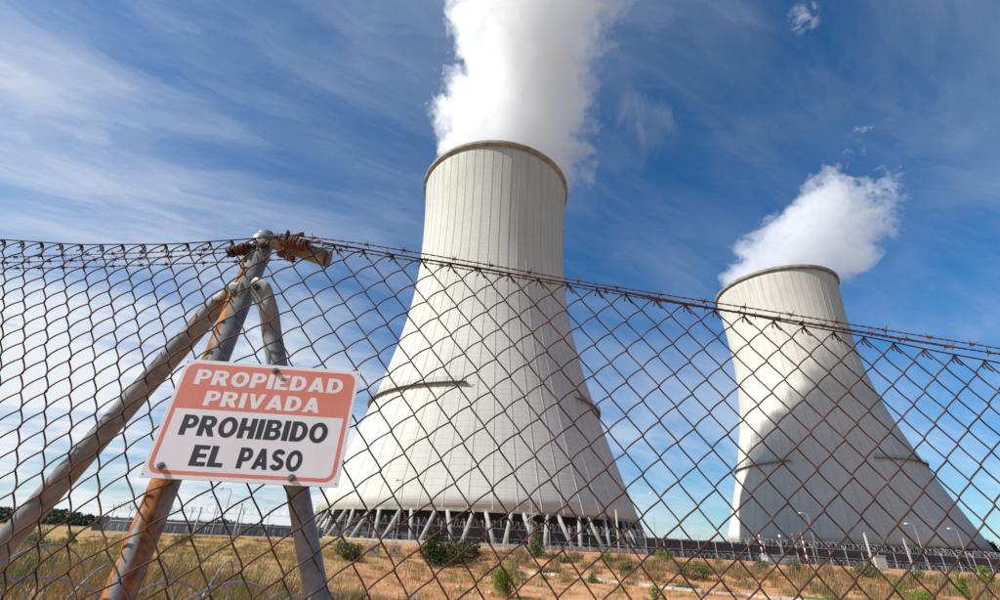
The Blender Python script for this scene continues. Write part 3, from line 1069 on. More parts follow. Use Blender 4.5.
def word_mesh(name, text, u0, u1, v0, v1, W, Hh, mat, gap=0.075):
    """flat lettering between u0..u1 (share of the width) and v0..v1 (share of the height from the top)"""
    x = 0
    lay = []
    for ch in text:
        wd, loops = glyph(ch)
        lay.append((x, loops)); x += wd + gap
    total = x - gap
    sx, sy = (u1 - u0) * W / total, (v1 - v0) * Hh
    V, Fc = [], []
    for x0, loops in lay:
        if not loops: continue
        n0 = len(V)
        pl = [[Vector((a, b_, 0)) for a, b_ in lp] for lp in loops]
        for lp in loops:
            V += [(-W / 2 + u0 * W + (x0 + a) * sx, 0, Hh / 2 - v1 * Hh + b_ * sy) for a, b_ in lp]
        for tri in tessellate_polygon(pl):
            Fc.append(tuple(n0 + i for i in tri))
    return mesh(name, V, Fc, mat)


def rounded(x0, x1, z0, z1, r, n=8, corners=(1, 1, 1, 1)):
    pts = []
    for (cx, cz, a0, on) in ((x1 - r, z1 - r, 0, corners[0]), (x0 + r, z1 - r, 90, corners[1]), (x0 + r, z0 + r, 180, corners[2]), (x1 - r, z0 + r, 270, corners[3])):
        if on: pts += arc(cx, cz, r, r, a0, a0 + 90, n)
        else: pts.append((cx + r * (1 if a0 in (0, 270) else -1), cz + r * (1 if a0 in (0, 90) else -1)))
    return pts


def build_sign():
    W = 0.340
    Hh = W * 0.6527
    k = W / 0.30
    root = empty('warning_sign', (-0.3950 * k, 0.7739 * k, 0.1646 * k))
    root.rotation_euler = Matrix.Rotation(np.linalg.norm([-.0388, .003, .0905]), 3, Vector((-.0388, .003, .0905)).normalized()).to_euler()
    tag(root, 'white and faded red rectangular sign reading PROPIEDAD PRIVADA PROHIBIDO EL PASO', 'sign')
    m, t, b, co = material('sign_white')
    n1 = t.noise(co, 14, 6, 0.6); n2 = t.noise(co, 160, 3, 0.6)
    c = t.mix(t.m('MULTIPLY', t.mapr(n1, 0.45, 0.75), 0.35), (0.66, 0.66, 0.67), (0.55, 0.53, 0.50))
    c = t.mix(t.m('MULTIPLY', t.mapr(n2, 0.6, 0.75), 0.25), c, (0.40, 0.37, 0.33))
    set_b(t, b, c, 0.45, 0, 0.4)
    white = m
    m, t, b, co = material('sign_red')
    n1 = t.noise(co, 10, 6, 0.6); n2 = t.noise(co, 200, 3, 0.6)
    c = t.mix(t.mapr(n1, 0.3, 0.75), (0.56, 0.165, 0.115), (0.60, 0.205, 0.15))
    c = t.mix(t.m('MULTIPLY', t.mapr(n2, 0.58, 0.72), 0.3), c, (0.66, 0.34, 0.27))
    set_b(t, b, c, 0.5, 0, 0.4)
    red = m
    black = simple('sign_black', (0.028, 0.034, 0.040), 0.5, 0, 0.25, 120)
    p = MB(); p.box((-W / 2, 0, -Hh / 2), (W / 2, 0.0018, Hh / 2))
    panel = p.build('panel', white, root)
    # slight rounding of the sheet's own edge is left to the bevel
    bv = panel.modifiers.new('bevel', 'BEVEL'); bv.width = 0.0005; bv.segments = 2
    X = lambda u: -W / 2 + u * W
    Z = lambda v: Hh / 2 - v * Hh
    r = 0.017
    # red field, upper part
    out = rounded(X(.022), X(.977), Z(.438), Z(.034), r, 8, (1, 1, 0, 0))
    tri = tessellate_polygon([[Vector((a, c_, 0)) for a, c_ in out]])
    obj('red_field', mesh('red_field', [(a, -.00012, c_) for a, c_ in out], tri, red), root)
    # red outline of the lower part: open at its top, thin band with rounded corners
    rb = 0.020
    o_ = [(X(.022), Z(.438))] + arc(X(.022) + rb, Z(.965) + rb, rb, rb, 180, 270, 10) + arc(X(.977) - rb, Z(.965) + rb, rb, rb, 270, 360, 10) + [(X(.977), Z(.438))]
    ri = rb - .0058
    i_ = [(X(.044), Z(.438))] + arc(X(.044) + ri, Z(.936) + ri, ri, ri, 180, 270, 10) + arc(X(.955) - ri, Z(.936) + ri, ri, ri, 270, 360, 10) + [(X(.955), Z(.438))]
    n = len(o_)
    V = [(a, -.00012, c_) for a, c_ in o_ + i_]
    obj('red_border', mesh('red_border', V, [(j, j + 1, n + j + 1, n + j) for j in range(n - 1)], red), root)
    lt = empty  # lettering, one mesh for each word
    for nm, tx, a, mat in (('word', 'PROPIEDAD', (.087, .915, .088, .224), white), ('word', 'PRIVADA', (.178, .812, .275, .407), white),
                           ('word', 'PROHIBIDO', (.108, .886, .490, .658), black), ('word', 'EL', (.216, .385, .730, .894), black),
                           ('word', 'PASO', (.455, .786, .730, .894), black)):
        gp = 0.10 if tx in ('PROPIEDAD', 'PRIVADA') else 0.085
        o = obj(nm, word_mesh(nm, tx, *a, W, Hh, mat, gp), root)
        o.location = (0, -.00026, 0)
        o['label'] = 'lettering ' + tx
    # bolts with washers
    for u, v in ((.513, .056), (.087, .909), (.753, .945)):
        mb = MB()
        mb.tube([(X(u), .0, Z(v)), (X(u), -.0012, Z(v))], .0068, 20)
        mb.tube([(X(u), -.0012, Z(v)), (X(u), -.0058, Z(v))], .0048, 6)
        mb.tube([(X(u), -.0058, Z(v)), (X(u), -.0080, Z(v))], [.0028, .0024], 10)
        mb.tube([(X(u), .0018, Z(v)), (X(u), .045, Z(v))], .0028, 8)
        mb.build('bolt', M['steel'], root)
    for u, v in ((.012, .025), (.985, .03), (.014, .975), (.985, .972)):
        mb = MB(); mb.tube([(X(u), -.0003, Z(v)), (X(u), .0, Z(v))], .0012, 10)
        mb.build('corner_hole', M['dark'], root)


build_sign()


# ------------------------------------------------------------------ razor wire coils beyond the near fence
def razor_tape():
    """one blade of razor tape, along X"""
    mb = MB()
    w2 = 0.013
    V = [(-.03, 0, .003), (-.016, 0, .004), (-.022, 0, w2), (-.004, 0, .006), (.004, 0, .006), (.022, 0, w2), (.016, 0, .004), (.03, 0, .003),
         (.03, 0, -.003), (.016, 0, -.004), (.022, 0, -w2), (.004, 0, -.006), (-.004, 0, -.006), (-.022, 0, -w2), (-.016, 0, -.004), (-.03, 0, -.003)]
    return V


def coil(label, path, radius, pitch, thick, blades, seed, squash=0.92, group='razor wire coils on the ground'):
    r_ = np.random.default_rng(seed)
    C, L = curve_through(path, 60)
    turns = L / pitch
    n = int(turns * 40)
    u = np.linspace(0, 1, n)
    cx = np.stack([np.interp(u, np.linspace(0, 1, 60), C[:, i]) for i in range(3)], 1)
    tan = np.gradient(cx, axis=0); tan /= np.linalg.norm(tan, axis=1)[:, None]
    side = np.cross(tan, [0, 0, 1.]); side /= np.linalg.norm(side, axis=1)[:, None]
    th = u * turns * 2 * PI + r_.uniform(0, 6)
    rr = radius * (1 + .10 * np.sin(u * turns * 1.7 + 1) + .05 * np.sin(u * turns * 4.3))
    P = cx + (rr * np.cos(th))[:, None] * side + (rr * squash * np.sin(th))[:, None] * np.array([0, 0, 1.]) + (pitch * .25 * np.sin(th * .5 + 1))[:, None] * tan
    root = empty('razor_wire_coil', tuple(path[0]))
    tag(root, label, 'razor wire', group)
    o = np.asarray(path[0], float)
    mb = MB(); mb.tube(P - o, thick, 6)
    mb.build('core_wire', M['razor'], root, True)
    if blades:
        V0 = np.array(razor_tape())
        mb = MB()
        d = np.r_[0, np.cumsum(np.linalg.norm(np.diff(P, axis=0), axis=1))]
        for s in np.arange(.05, d[-1], .062):
            c = np.array([np.interp(s, d, P[:, i]) for i in range(3)])
            c2 = np.array([np.interp(s + .01, d, P[:, i]) for i in range(3)])
            e1 = (c2 - c) / np.linalg.norm(c2 - c)
            e2 = r_.normal(0, 1, 3); e2 -= e1 * (e2 @ e1); e2 /= np.linalg.norm(e2)
            e3 = np.cross(e1, e2)
            Q = c - o + V0[:, :1] * e1 + V0[:, 2:] * e3 + .0006 * e2
            Q2 = Q - .0012 * e2
            mb.add(list(Q) + list(Q2), [tuple(range(16)), tuple(range(31, 15, -1))] + [(i, (i + 1) % 16, 16 + (i + 1) % 16, 16 + i) for i in range(16)])
        bl = mb.build('blades', M['razor'], root)
        bl['kind'] = 'stuff'


coil('slack grey razor wire coil lying nearest behind the mesh, lower left', [np.array(p) for p in ((-4.6, 2.9, -.52), (-3.2, 3.2, -.52), (-1.9, 3.5, -.58), (-.5, 3.7, -.68))], .78, .80, .0085, True, 5, .34)
coil('tangled razor wire coil farther back in the straw grass, far left', [np.array(p) for p in ((-5.8, 4.4, -.50), (-4.6, 4.8, -.48), (-3.6, 5.1, -.54), (-2.6, 5.5, -.62))], .55, .42, .0085, True, 9, .55)


coil('loose razor wire loops in the grass between the post and the right brace', [np.array(p) for p in ((-2.6, 4.3, -.66), (-1.6, 4.5, -.68), (-.7, 4.8, -.72), (.2, 5.0, -.80))], .50, .55, .0085, True, 14, .5)


# ------------------------------------------------------------------ far security fence, walls
def build_far():
    line = [(-47.5, 64), (-34, 61), (-6, 66), (22, 74), (52, 82), (92, 88), (140, 96), (185, 104)]
    P, L = curve_through([np.array([a, b, 0.]) for a, b in line], 400)
    d = np.r_[0, np.cumsum(np.linalg.norm(np.diff(P, axis=0), axis=1))]
    root = empty('security_fence', (P[0][0], P[0][1], float(height(P[0][0], P[0][1]))))
    tag(root, 'tall grey security fence with Y arms running in front of the towers', 'security fence')
    o = np.array(root.location)
    Hf = 2.45
    pm = MB(); pm.tube([(0, 0, -.3), (0, 0, Hf)], .045, 6)
    pme = pm.me('post', M['farpost'])
    am = MB(); am.tube([(0, 0, Hf - .05), (0, .38, Hf + .62)], .045, 5)
    ame = am.me('arm', M['farpost'])
    for s in np.arange(0, L, 3.0):
        x, y = np.interp(s, d, P[:, 0]), np.interp(s, d, P[:, 1])
        x2, y2 = np.interp(s + 1, d, P[:, 0]), np.interp(s + 1, d, P[:, 1])
        a = math.atan2(y2 - y, x2 - x)
        q = obj('post', pme, root, loc=(x - o[0], y - o[1], float(height(x, y)) - o[2]), rz=a)
        obj('arm', ame, q); obj('arm', ame, q, rz=PI)
    # mesh sheet, bay after bay in one strip
    n = 160
    ss = np.linspace(0, L, n)
    V, Fc = [], []
    for s in ss:
        x, y = np.interp(s, d, P[:, 0]), np.interp(s, d, P[:, 1])
        h = float(height(x, y))
        V += [(x - o[0], y - o[1], h - o[2] - .1), (x - o[0], y - o[1], h - o[2] + Hf)]
    for i in range(n - 1): Fc.append((2 * i, 2 * i + 2, 2 * i + 3, 2 * i + 1))
    obj('mesh_sheet', mesh('mesh_sheet', V, Fc, M['screen']), root)
    rl = MB()
    for hz in (0.05, 1.25, Hf):
        rl.tube([(V[2 * i][0], V[2 * i][1], V[2 * i][2] + .1 + hz) for i in range(n)], .022, 5)
    rl.build('rail_wires', M['farwire'], root)
    # coil of razor wire on the arms and one at the foot
    for (nm, zc, R, pit, off) in (('top_coil', Hf + .50, .46, .42, 0), ('foot_coil', .5, .45, .6, -.8)):
        m = int(L / pit * 14)
        u = np.linspace(0, L, m)
        th = u / pit * 2 * PI
        x, y = np.interp(u, d, P[:, 0]), np.interp(u, d, P[:, 1])
        jit = 1 + .12 * np.sin(u * .9)
        Q = np.stack([x + .15 * np.sin(th * .5), y + off + R * jit * np.cos(th), height(x, y) + zc + R * jit * np.sin(th)], 1) - o
        mb = MB(); mb.tube(Q, .011, 3, cap=False)
        cc = mb.build(nm, M['farwire'], root)

    # walls: panels between piers
    def wall(name, label, pts, hgt, mat, seg):
        P_, L_ = curve_through([np.array([a, b, 0.]) for a, b in pts], 60)
        dd = np.r_[0, np.cumsum(np.linalg.norm(np.diff(P_, axis=0), axis=1))]
        r = empty(name, (pts[0][0], pts[0][1], float(height(*pts[0]))))
        tag(r, label, 'wall')
        b_ = MB(); b_.box((0.02, -.1, -.5), (seg - .02, .1, hgt)); pme_ = b_.me('panel', mat)
        b_ = MB(); b_.box((-.14, -.16, -.5), (.14, .16, hgt + .12)); pie = b_.me('pier', mat)
        ro = np.array(r.location)
        for s in np.arange(0, L_ - seg, seg):
            x, y = np.interp(s, dd, P_[:, 0]), np.interp(s, dd, P_[:, 1])
            x2, y2 = np.interp(s + seg, dd, P_[:, 0]), np.interp(s + seg, dd, P_[:, 1])
            a = math.atan2(y2 - y, x2 - x)
            z = float(height(x, y)) - ro[2]
            obj('panel', pme_, r, loc=(x - ro[0], y - ro[1], z), rz=a)
            obj('pier', pie, r, loc=(x - ro[0], y - ro[1], z), rz=a)
    wall('perimeter_wall', 'long dark grey wall in front of the farther tower', [(28, 92), (60, 97), (100, 104), (150, 112), (200, 122)], 2.9, M['wall'], 4.0)
    wall('perimeter_wall', 'grey wall behind the security fence left of the near tower', [(-55, 71.5), (-48, 74), (-40, 80), (-34, 90), (-30, 100)], 1.75, M['wall_l'], 4.0)


build_far()


def lamp_post(label, top, arm, kind='arm', base_r=.07):
    """street lamp: top = place of the head"""
    x, y, zt = top
    zb = float(height(x + arm, y))
    r = empty('lamp_post', (x + arm, y, zb))
    tag(r, label, 'lamp post', 'lamp posts on the site')
    h = zt - zb
    mb = MB()
    if arm:
        pts = [(0, 0, -.3), (0, 0, h * .5), (0, 0, h - .35), (-arm * .12, 0, h - .08), (-arm * .4, 0, h + .03), (-arm * .85, 0, h + .02)]
    else:
        pts = [(0, 0, -.3), (0, 0, h * .5), (0, 0, h)]
    mb.tube(pts, np.linspace(base_r, base_r * .6, len(pts)), 8)
    mb.build('pole', M['lamp'], r, True)
    mb = MB()
    sgn = -1 if arm > 0 else 1
    if arm:
        mb.tube([(-arm * .8, 0, h + .02), (-arm * .9, 0, h + .03), (-arm * 1.15, 0, h - .02), (-arm * 1.25, 0, h - .03)], [.05, .13, .14, .04], 10)
        mb.build('lamp_head', M['lamp' if kind == 'arm' else 'white'], r, True)
    else:
        mb.lathe([(0.01, h - .1), (.2, h - .05), (.30, h + .08), (.22, h + .22), (0.01, h + .28)], 14, False)
        mb.build('lamp_head', M['white'], r, True)


lamp_post('tall curved street lamp seen just below the sign, right one of the pair', tuple(at(222, 488.5, 78)), 1.6)
lamp_post('shorter curved street lamp seen below the sign, left one of the pair', tuple(at(211, 497, 88)), 1.5)
lamp_post('curved lamp in front of the near tower right of the sign corner', tuple(at(397.5, 480, 70)), .9)
lamp_post('curved lamp in front of the near tower beside the spiral stair', tuple(at(534, 485, 74)), -.6)
lamp_post('white lamp head standing alone between the two towers', tuple(at(651, 494, 84)), 0)
lamp_post('white lamp left of centre in front of the farther tower', tuple(at(800, 513, 92)), 1.3, 'white')
lamp_post('white lamp right of centre in front of the farther tower', tuple(at(906, 523.5, 92)), 1.3, 'white')
lamp_post('rightmost white lamp in front of the farther tower', tuple(at(949, 528.5, 92)), 1.3, 'white')


def plain_post(name, label, top, y, mat, r=.11, cat='post', group=None):
    P = at(*top, y)
    zb = float(height(P[0], P[1]))
    root = empty(name, (P[0], P[1], zb))
    tag(root, label, cat, group)
    mb = MB(); mb.tube([(0, 0, -.3), (0, 0, P[2] - zb - .1)], [r * 1.05, r], 10); mb.build('shaft', mat, root, True)
    mb = MB(); mb.lathe([(.001, P[2] - zb + .03), (r * .8, P[2] - zb), (r * 1.25, P[2] - zb - .06), (r * 1.25, P[2] - zb - .12), (.001, P[2] - zb - .12)], 10, False)
    mb.build('cap', mat, root, True)
    mb = MB(); mb.box((-r * 2, -r * 2, -.05), (r * 2, r * 2, .08)); mb.build('base', M['pale'], root)


plain_post('white_post', 'white post standing before the right edge of the near tower', (616, 509), 60, M['white_post'], .12, 'post', 'pale posts by the security fence')
plain_post('white_post', 'thick white post before the middle of the farther tower', (864, 533), 62, M['white_post'], .14, 'post', 'pale posts by the security fence')
plain_post('white_post', 'thin white post before the farther tower, right of the thick one', (903, 538), 66, M['white_post'], .09, 'post', 'pale posts by the security fence')
plain_post('concrete_post', 'grey concrete post left of two before the far wall below the sign', (201.6, 507), 47, M['farpost'], .09, 'post', 'pale posts by the security fence')
plain_post('concrete_post', 'grey concrete post right of two before the far wall below the sign', (242.4, 503), 46, M['farpost'], .09, 'post', 'pale posts by the security fence')


def striped_pole(label, top, y):
    P = at(*top, y)
    zb = float(height(P[0], P[1]))
    r = empty('striped_pole', (P[0], P[1], zb))
    tag(r, label, 'pole', 'red and white poles')
    h = P[2] - zb
    n = 9
    for k in range(n):
        mb = MB(); mb.tube([(0, 0, h * k / n - (.2 if k == 0 else 0)), (0, 0, h * (k + 1) / n)], .10, 8)
        mb.build('band', M['red' if k % 2 else 'white'], r, True)
    mb = MB(); mb.lathe([(.001, h + .26), (.13, h + .2), (.18, h + .1), (.12, h), (.001, h - .02)], 12, False)
    mb.build('ball', M['red'], r, True)


striped_pole('red and white striped pole left of two before the farther tower', (758.5, 534), 76)
striped_pole('red and white striped pole right of two before the farther tower', (801, 534), 76)


def marker_ball(label, px, py, y, mat):
    P = at(px, py, y)
    zb = float(height(P[0], P[1]))
    r = empty('marker_ball', (P[0], P[1], zb))
    tag(r, label, 'marker', 'ball markers on thin masts')
    h = P[2] - zb
    mb = MB(); mb.tube([(0, 0, -.2), (0, 0, h)], .025, 5); mb.build('mast', M['farwire'], r)
    mb = MB(); mb.lathe([(.002, h + .22), (.14, h + .17), (.2, h), (.14, h - .17), (.002, h - .22)], 12, False); mb.build('ball', mat, r, True)


marker_ball('red ball marker between the two striped poles', 792.5, 535, 78, M['red'])
marker_ball('white ball marker between the two striped poles', 779.5, 536, 78, M['white'])


def stair():
    a = rad(12.7 - 90)
    r0 = 50.5
    x, y = -3.44 + r0 * math.cos(a), 143.91 + r0 * math.sin(a)
    zb = float(height(x, y))
    r = empty('spiral_stair', (x, y, zb))
    tag(r, 'pale spiral stair between the columns of the near tower', 'stair')
    h = 7.4
    mb = MB(); mb.tube([(0, 0, -.2), (0, 0, h + 1)], .14, 8); mb.build('pole', M['column'], r)
    tm = MB(); tm.add([(.1, -.06, 0), (.95, -.26, 0), (.95, .26, 0), (.1, .06, 0), (.1, -.06, .07), (.95, -.26, .07), (.95, .26, .07), (.1, .06, .07)],
                      [(0, 3, 2, 1), (4, 5, 6, 7), (0, 1, 5, 4), (1, 2, 6, 5), (2, 3, 7, 6), (3, 0, 4, 7)])
    tme = tm.me('tread', M['column'])
    n = 36
    for k in range(n):
        obj('tread', tme, r, loc=(0, 0, h * k / n + .1), rz=k * rad(25))
    th = np.arange(0, n, .5) * rad(25)
    mb = MB(); mb.tube(np.stack([.95 * np.cos(th), .95 * np.sin(th), h * np.arange(0, n, .5) / n + 1.1], 1), .05, 5)
    mb.tube(np.stack([.97 * np.cos(th), .97 * np.sin(th), h * np.arange(0, n, .5) / n + .15], 1), .08, 5)
    mb.build('handrail', M['column'], r)


stair()


def block(label, px, py, w_, h):
    P = ground_hit(px, py)
    r = empty('concrete_block', tuple(P), rz=.15)
    tag(r, label, 'block', 'concrete blocks below the near tower')
    mb = MB()
    mb.add([(-w_ / 2, -.4, -.2), (w_ / 2, -.4, -.2), (w_ / 2, .4, -.2), (-w_ / 2, .4, -.2), (-w_ * .47, -.36, h), (w_ * .47, -.36, h + .03), (w_ * .45, .36, h), (-w_ * .47, .36, h - .02)],
           [(0, 3, 2, 1), (4, 5, 6, 7), (0, 1, 5, 4), (1, 2, 6, 5), (2, 3, 7, 6), (3, 0, 4, 7)])
    o = mb.build('body', M['block'], r)
    bv = o.modifiers.new('bevel', 'BEVEL'); bv.width = .05; bv.segments = 2
    mb = MB(); mb.tube([(-.06, -.44, h * .55), (-.06, -.36, h * .55)], .07, 10); mb.build('socket', M['dark'], r)
    mb = MB(); mb.tube([(-.2, 0, h - .02), (-.18, 0, h + .1), (.18, 0, h + .1), (.2, 0, h - .02)], .025, 6); mb.build('lifting_loop', M['dark'], r)


block('weathered concrete block, left one of two below the near tower', 372.5, 556, .85, .78)
block('weathered concrete block, right one of two below the near tower', 394, 556.5, .9, .8)


def plaque(label, px, py):
    P = at(px, py, 61.5)
    d_ = 58
    P = at(px, py, d_ if px > 200 else d_)
    # hung on the security fence: find the fence line at this bearing
    r = empty('fence_plaque', tuple(P))
    tag(r, label, 'sign', 'yellow plaques on the security fence')
    mb = MB(); mb.box((-.17, -.012, -.15), (.17, .012, .15)); mb.build('plate', M['yellow'], r)
    mb = MB(); mb.tube([(0, .012, .12), (0, .2, .12)], .015, 5); mb.build('clip', M['dark'], r)


def fence_y(px):
    line = [(-47.5, 64), (-34, 61), (-6, 66), (22, 74)]
    P, _ = curve_through([np.array([a, b, 0.]) for a, b in line], 400)
    d = ray(px, 538)
    k = np.argmin(np.abs(P[:, 0] / P[:, 1] - d[0] / d[1]))
    return P[k, 1] - .12


for px, lb in ((328, 'leftmost of three small yellow plaques on the far fence'), (344.5, 'middle of three small yellow plaques on the far fence'), (361.5, 'rightmost of three small yellow plaques on the far fence')):
    P = at(px, 537, fence_y(px))
    r = empty('fence_plaque', tuple(P)); tag(r, lb, 'sign', 'yellow plaques on the security fence')
    mb = MB(); mb.box((-.19, -.012, -.16), (.19, .012, .16)); mb.build('plate', M['yellow'], r)
    mb = MB(); mb.tube([(0, .012, .1), (0, .14, .1)], .015, 5); mb.build('clip', M['dark'], r)


def cabinet(name, label, px, py, w_, h, d_, mat, cat):
    P = at(px, py, 71); P[2] = float(height(P[0], P[1]))
    r = empty(name, tuple(P), rz=.1)
    tag(r, label, cat)
    mb = MB(); mb.box((-w_ / 2, 0, -.2), (w_ / 2, d_, h)); b_ = mb.build('body', mat, r)
    bv = b_.modifiers.new('bevel', 'BEVEL'); bv.width = .04; bv.segments = 2
    mb = MB(); mb.box((-w_ / 2 - .08, -.08, h + .003), (w_ / 2 + .08, d_ + .08, h + .10)); mb.build('roof', mat, r)
    n = max(2, int(w_ / 1.1))
    for k in range(n):
        x0 = -w_ / 2 + .06 + k * (w_ - .12) / n
        mb = MB(); mb.box((x0 + .03, -.03, .12), (x0 + (w_ - .12) / n - .03, -.003, h - .12))
        dr = mb.build('door', mat, r)
        mb = MB(); mb.box((x0 + .10, -.06, h * .5), (x0 + .14, -.033, h * .5 + .14)); mb.build('handle', M['dark'], dr)


cabinet('utility_cabinet', 'pale utility cabinet before the dark wall right of the thick white post', 883, 567.5, 1.7, 1.7, .8, simple('cabinet_beige', (.42, .40, .35), .7, 0, .1, 3), 'cabinet')
cabinet('container', 'low grey container before the dark wall between the striped poles', 783, 562.5, 4.2, 1.0, 1.6, simple('container_grey', (.26, .28, .30), .6, 0, .1, 3), 'container')


# ------------------------------------------------------------------ drain channel along the foot of the bank
def channel():
    pix = [(486, 567.5), (520, 571.5), (560, 576), (610, 582), (665, 588), (725, 594), (790, 600), (860, 607)]
    pts = [ground_hit(*q) for q in pix]
    C, L = curve_through(pts, 60)
    r = empty('drain_channel', tuple(C[0])); tag(r, 'pale concrete kerb strip along the foot of the scrubby bank', 'kerb', kind='structure')
    o = C[0]
    tan = np.gradient(C, axis=0); tan[:, 2] = 0; tan /= np.linalg.norm(tan, axis=1)[:, None]
    sd_ = np.stack([-tan[:, 1], tan[:, 0], 0 * tan[:, 0]], 1)
    # slabs about 1 m long with open joints
    d = np.r_[0, np.cumsum(np.linalg.norm(np.diff(C, axis=0), axis=1))]
    for s in np.arange(0, L - 1, 1.0):
        a = np.array([np.interp(s + .02, d, C[:, i]) for i in range(3)]); b = np.array([np.interp(s + .98, d, C[:, i]) for i in range(3)])
        a[2] = height(a[0], a[1]); b[2] = height(b[0], b[1])
        sv_ = np.array([np.interp(s, d, sd_[:, i]) for i in range(3)])
        w2 = .24
        up = np.array([0, 0, .09 + rng.normal(0, .012)])
        dn = np.array([0, 0, -.2])
        q = [a - sv_ * w2, b - sv_ * w2, b + sv_ * w2, a + sv_ * w2]
        mb = MB(); mb.add([p - o + dn for p in q] + [p - o + up for p in q], [(0, 3, 2, 1), (4, 5, 6, 7), (0, 1, 5, 4), (1, 2, 6, 5), (2, 3, 7, 6), (3, 0, 4, 7)])
        mb.build('slab', M['pale'], r)


channel()


# ------------------------------------------------------------------ plants
def leaf_mesh(name, C, size, mat, r_, tint=None, up=0.0, aspect=1.8):
    """one small leaf-sized quad at each of the places C"""
    n = len(C)
    d = r_.normal(0, 1, (n, 3)); d[:, 2] += up; d /= np.linalg.norm(d, axis=1)[:, None]
    e = r_.normal(0, 1, (n, 3)); e -= d * (e * d).sum(1)[:, None]; e /= np.linalg.norm(e, axis=1)[:, None]
    sz = size * r_.uniform(.6, 1.3, n)[:, None]
    a, b = d * sz * aspect * .5, e * sz * .5
    V = np.stack([C - a, C + b * .9, C + a, C - b * .9], 1).reshape(-1, 3)
    me = bpy.data.meshes.new(name)
    me.vertices.add(4 * n); me.vertices.foreach_set('co', V.ravel())
    me.loops.add(4 * n); me.loops.foreach_set('vertex_index', np.arange(4 * n))
    me.polygons.add(n); me.polygons.foreach_set('loop_start', np.arange(0, 4 * n, 4)); me.polygons.foreach_set('loop_total', np.full(n, 4))
    at_ = me.attributes.new('tint', 'FLOAT', 'POINT')
    tv = r_.uniform(0, 1, n) if tint is None else np.clip(tint, 0, 1)
    at_.data.foreach_set('value', np.repeat(tv, 4))
    me.materials.append(mat)
    me.update()
    return me


def shrub(label, base, h, w_, mat, kind='round', n=1500, leaf=.07, seed=0, name='shrub', cat='bush', group='bushes on the waste ground'):
    r_ = np.random.default_rng(seed + 100)
    root = empty(name, tuple(base))
    tag(root, label, cat, group)
    st = MB()
    clumps = []
    m = 16 if kind != 'cone' else 26
    for k in range(m):
        a = r_.uniform(0, 6.28)
        if kind == 'cone':
            f = (k + .5) / m
            R = w_ * .5 * (1 - f) ** .75 * r_.uniform(.35, .95)
            c = np.array([R * math.cos(a), R * math.sin(a), h * (.08 + .86 * f)])
            cr_ = w_ * .5 * (.42 * (1 - f) + .14)
        elif kind == 'sprig':
            f = r_.uniform(.10, 1)
            R = w_ * .5 * r_.uniform(.1, 1) * (1.1 - .6 * f)
            c = np.array([R * math.cos(a), R * math.sin(a), h * f * .9]); cr_ = w_ * .15
        else:
            f = r_.uniform(.12, .88)
            R = w_ * .5 * math.sqrt(max(.05, 1 - ((f - .4) / .62) ** 2)) * r_.uniform(.3, .9)
            c = np.array([R * math.cos(a), R * math.sin(a), h * f]); cr_ = w_ * r_.uniform(.13, .22)
        clumps.append((c, cr_))
        st.tube([(0, 0, -.15), tuple(c * np.array([.35, .35, .45])), tuple(c)], [h * .018 + .012, h * .01 + .006, .004], 5)
    st.build('stem', M['bark'], root)
    wts = np.array([c[1] ** 2 for c in clumps]); wts /= wts.sum()
    ids = r_.choice(len(clumps), n, p=wts)
    ctr = np.array([c[0] for c in clumps])[ids]; rad_ = np.array([c[1] for c in clumps])[ids]
    off = r_.normal(0, 1, (n, 3)); off /= np.linalg.norm(off, axis=1)[:, None]
    off *= (r_.uniform(0.15, 1, n) ** .5 * r_.choice([1, 1, 1, 1.25], n))[:, None]
    C = ctr + off * rad_[:, None] * np.array([1, 1, .9 if kind != 'cone' else 1.25])
    C[:, 2] = np.maximum(C[:, 2], -.02)
    base_t = r_.uniform(0, 1, len(clumps))[ids] * .5 + r_.uniform(0, .5, n)
    obj('foliage', leaf_mesh('foliage', C, leaf, mat, r_, base_t), root)
    return root


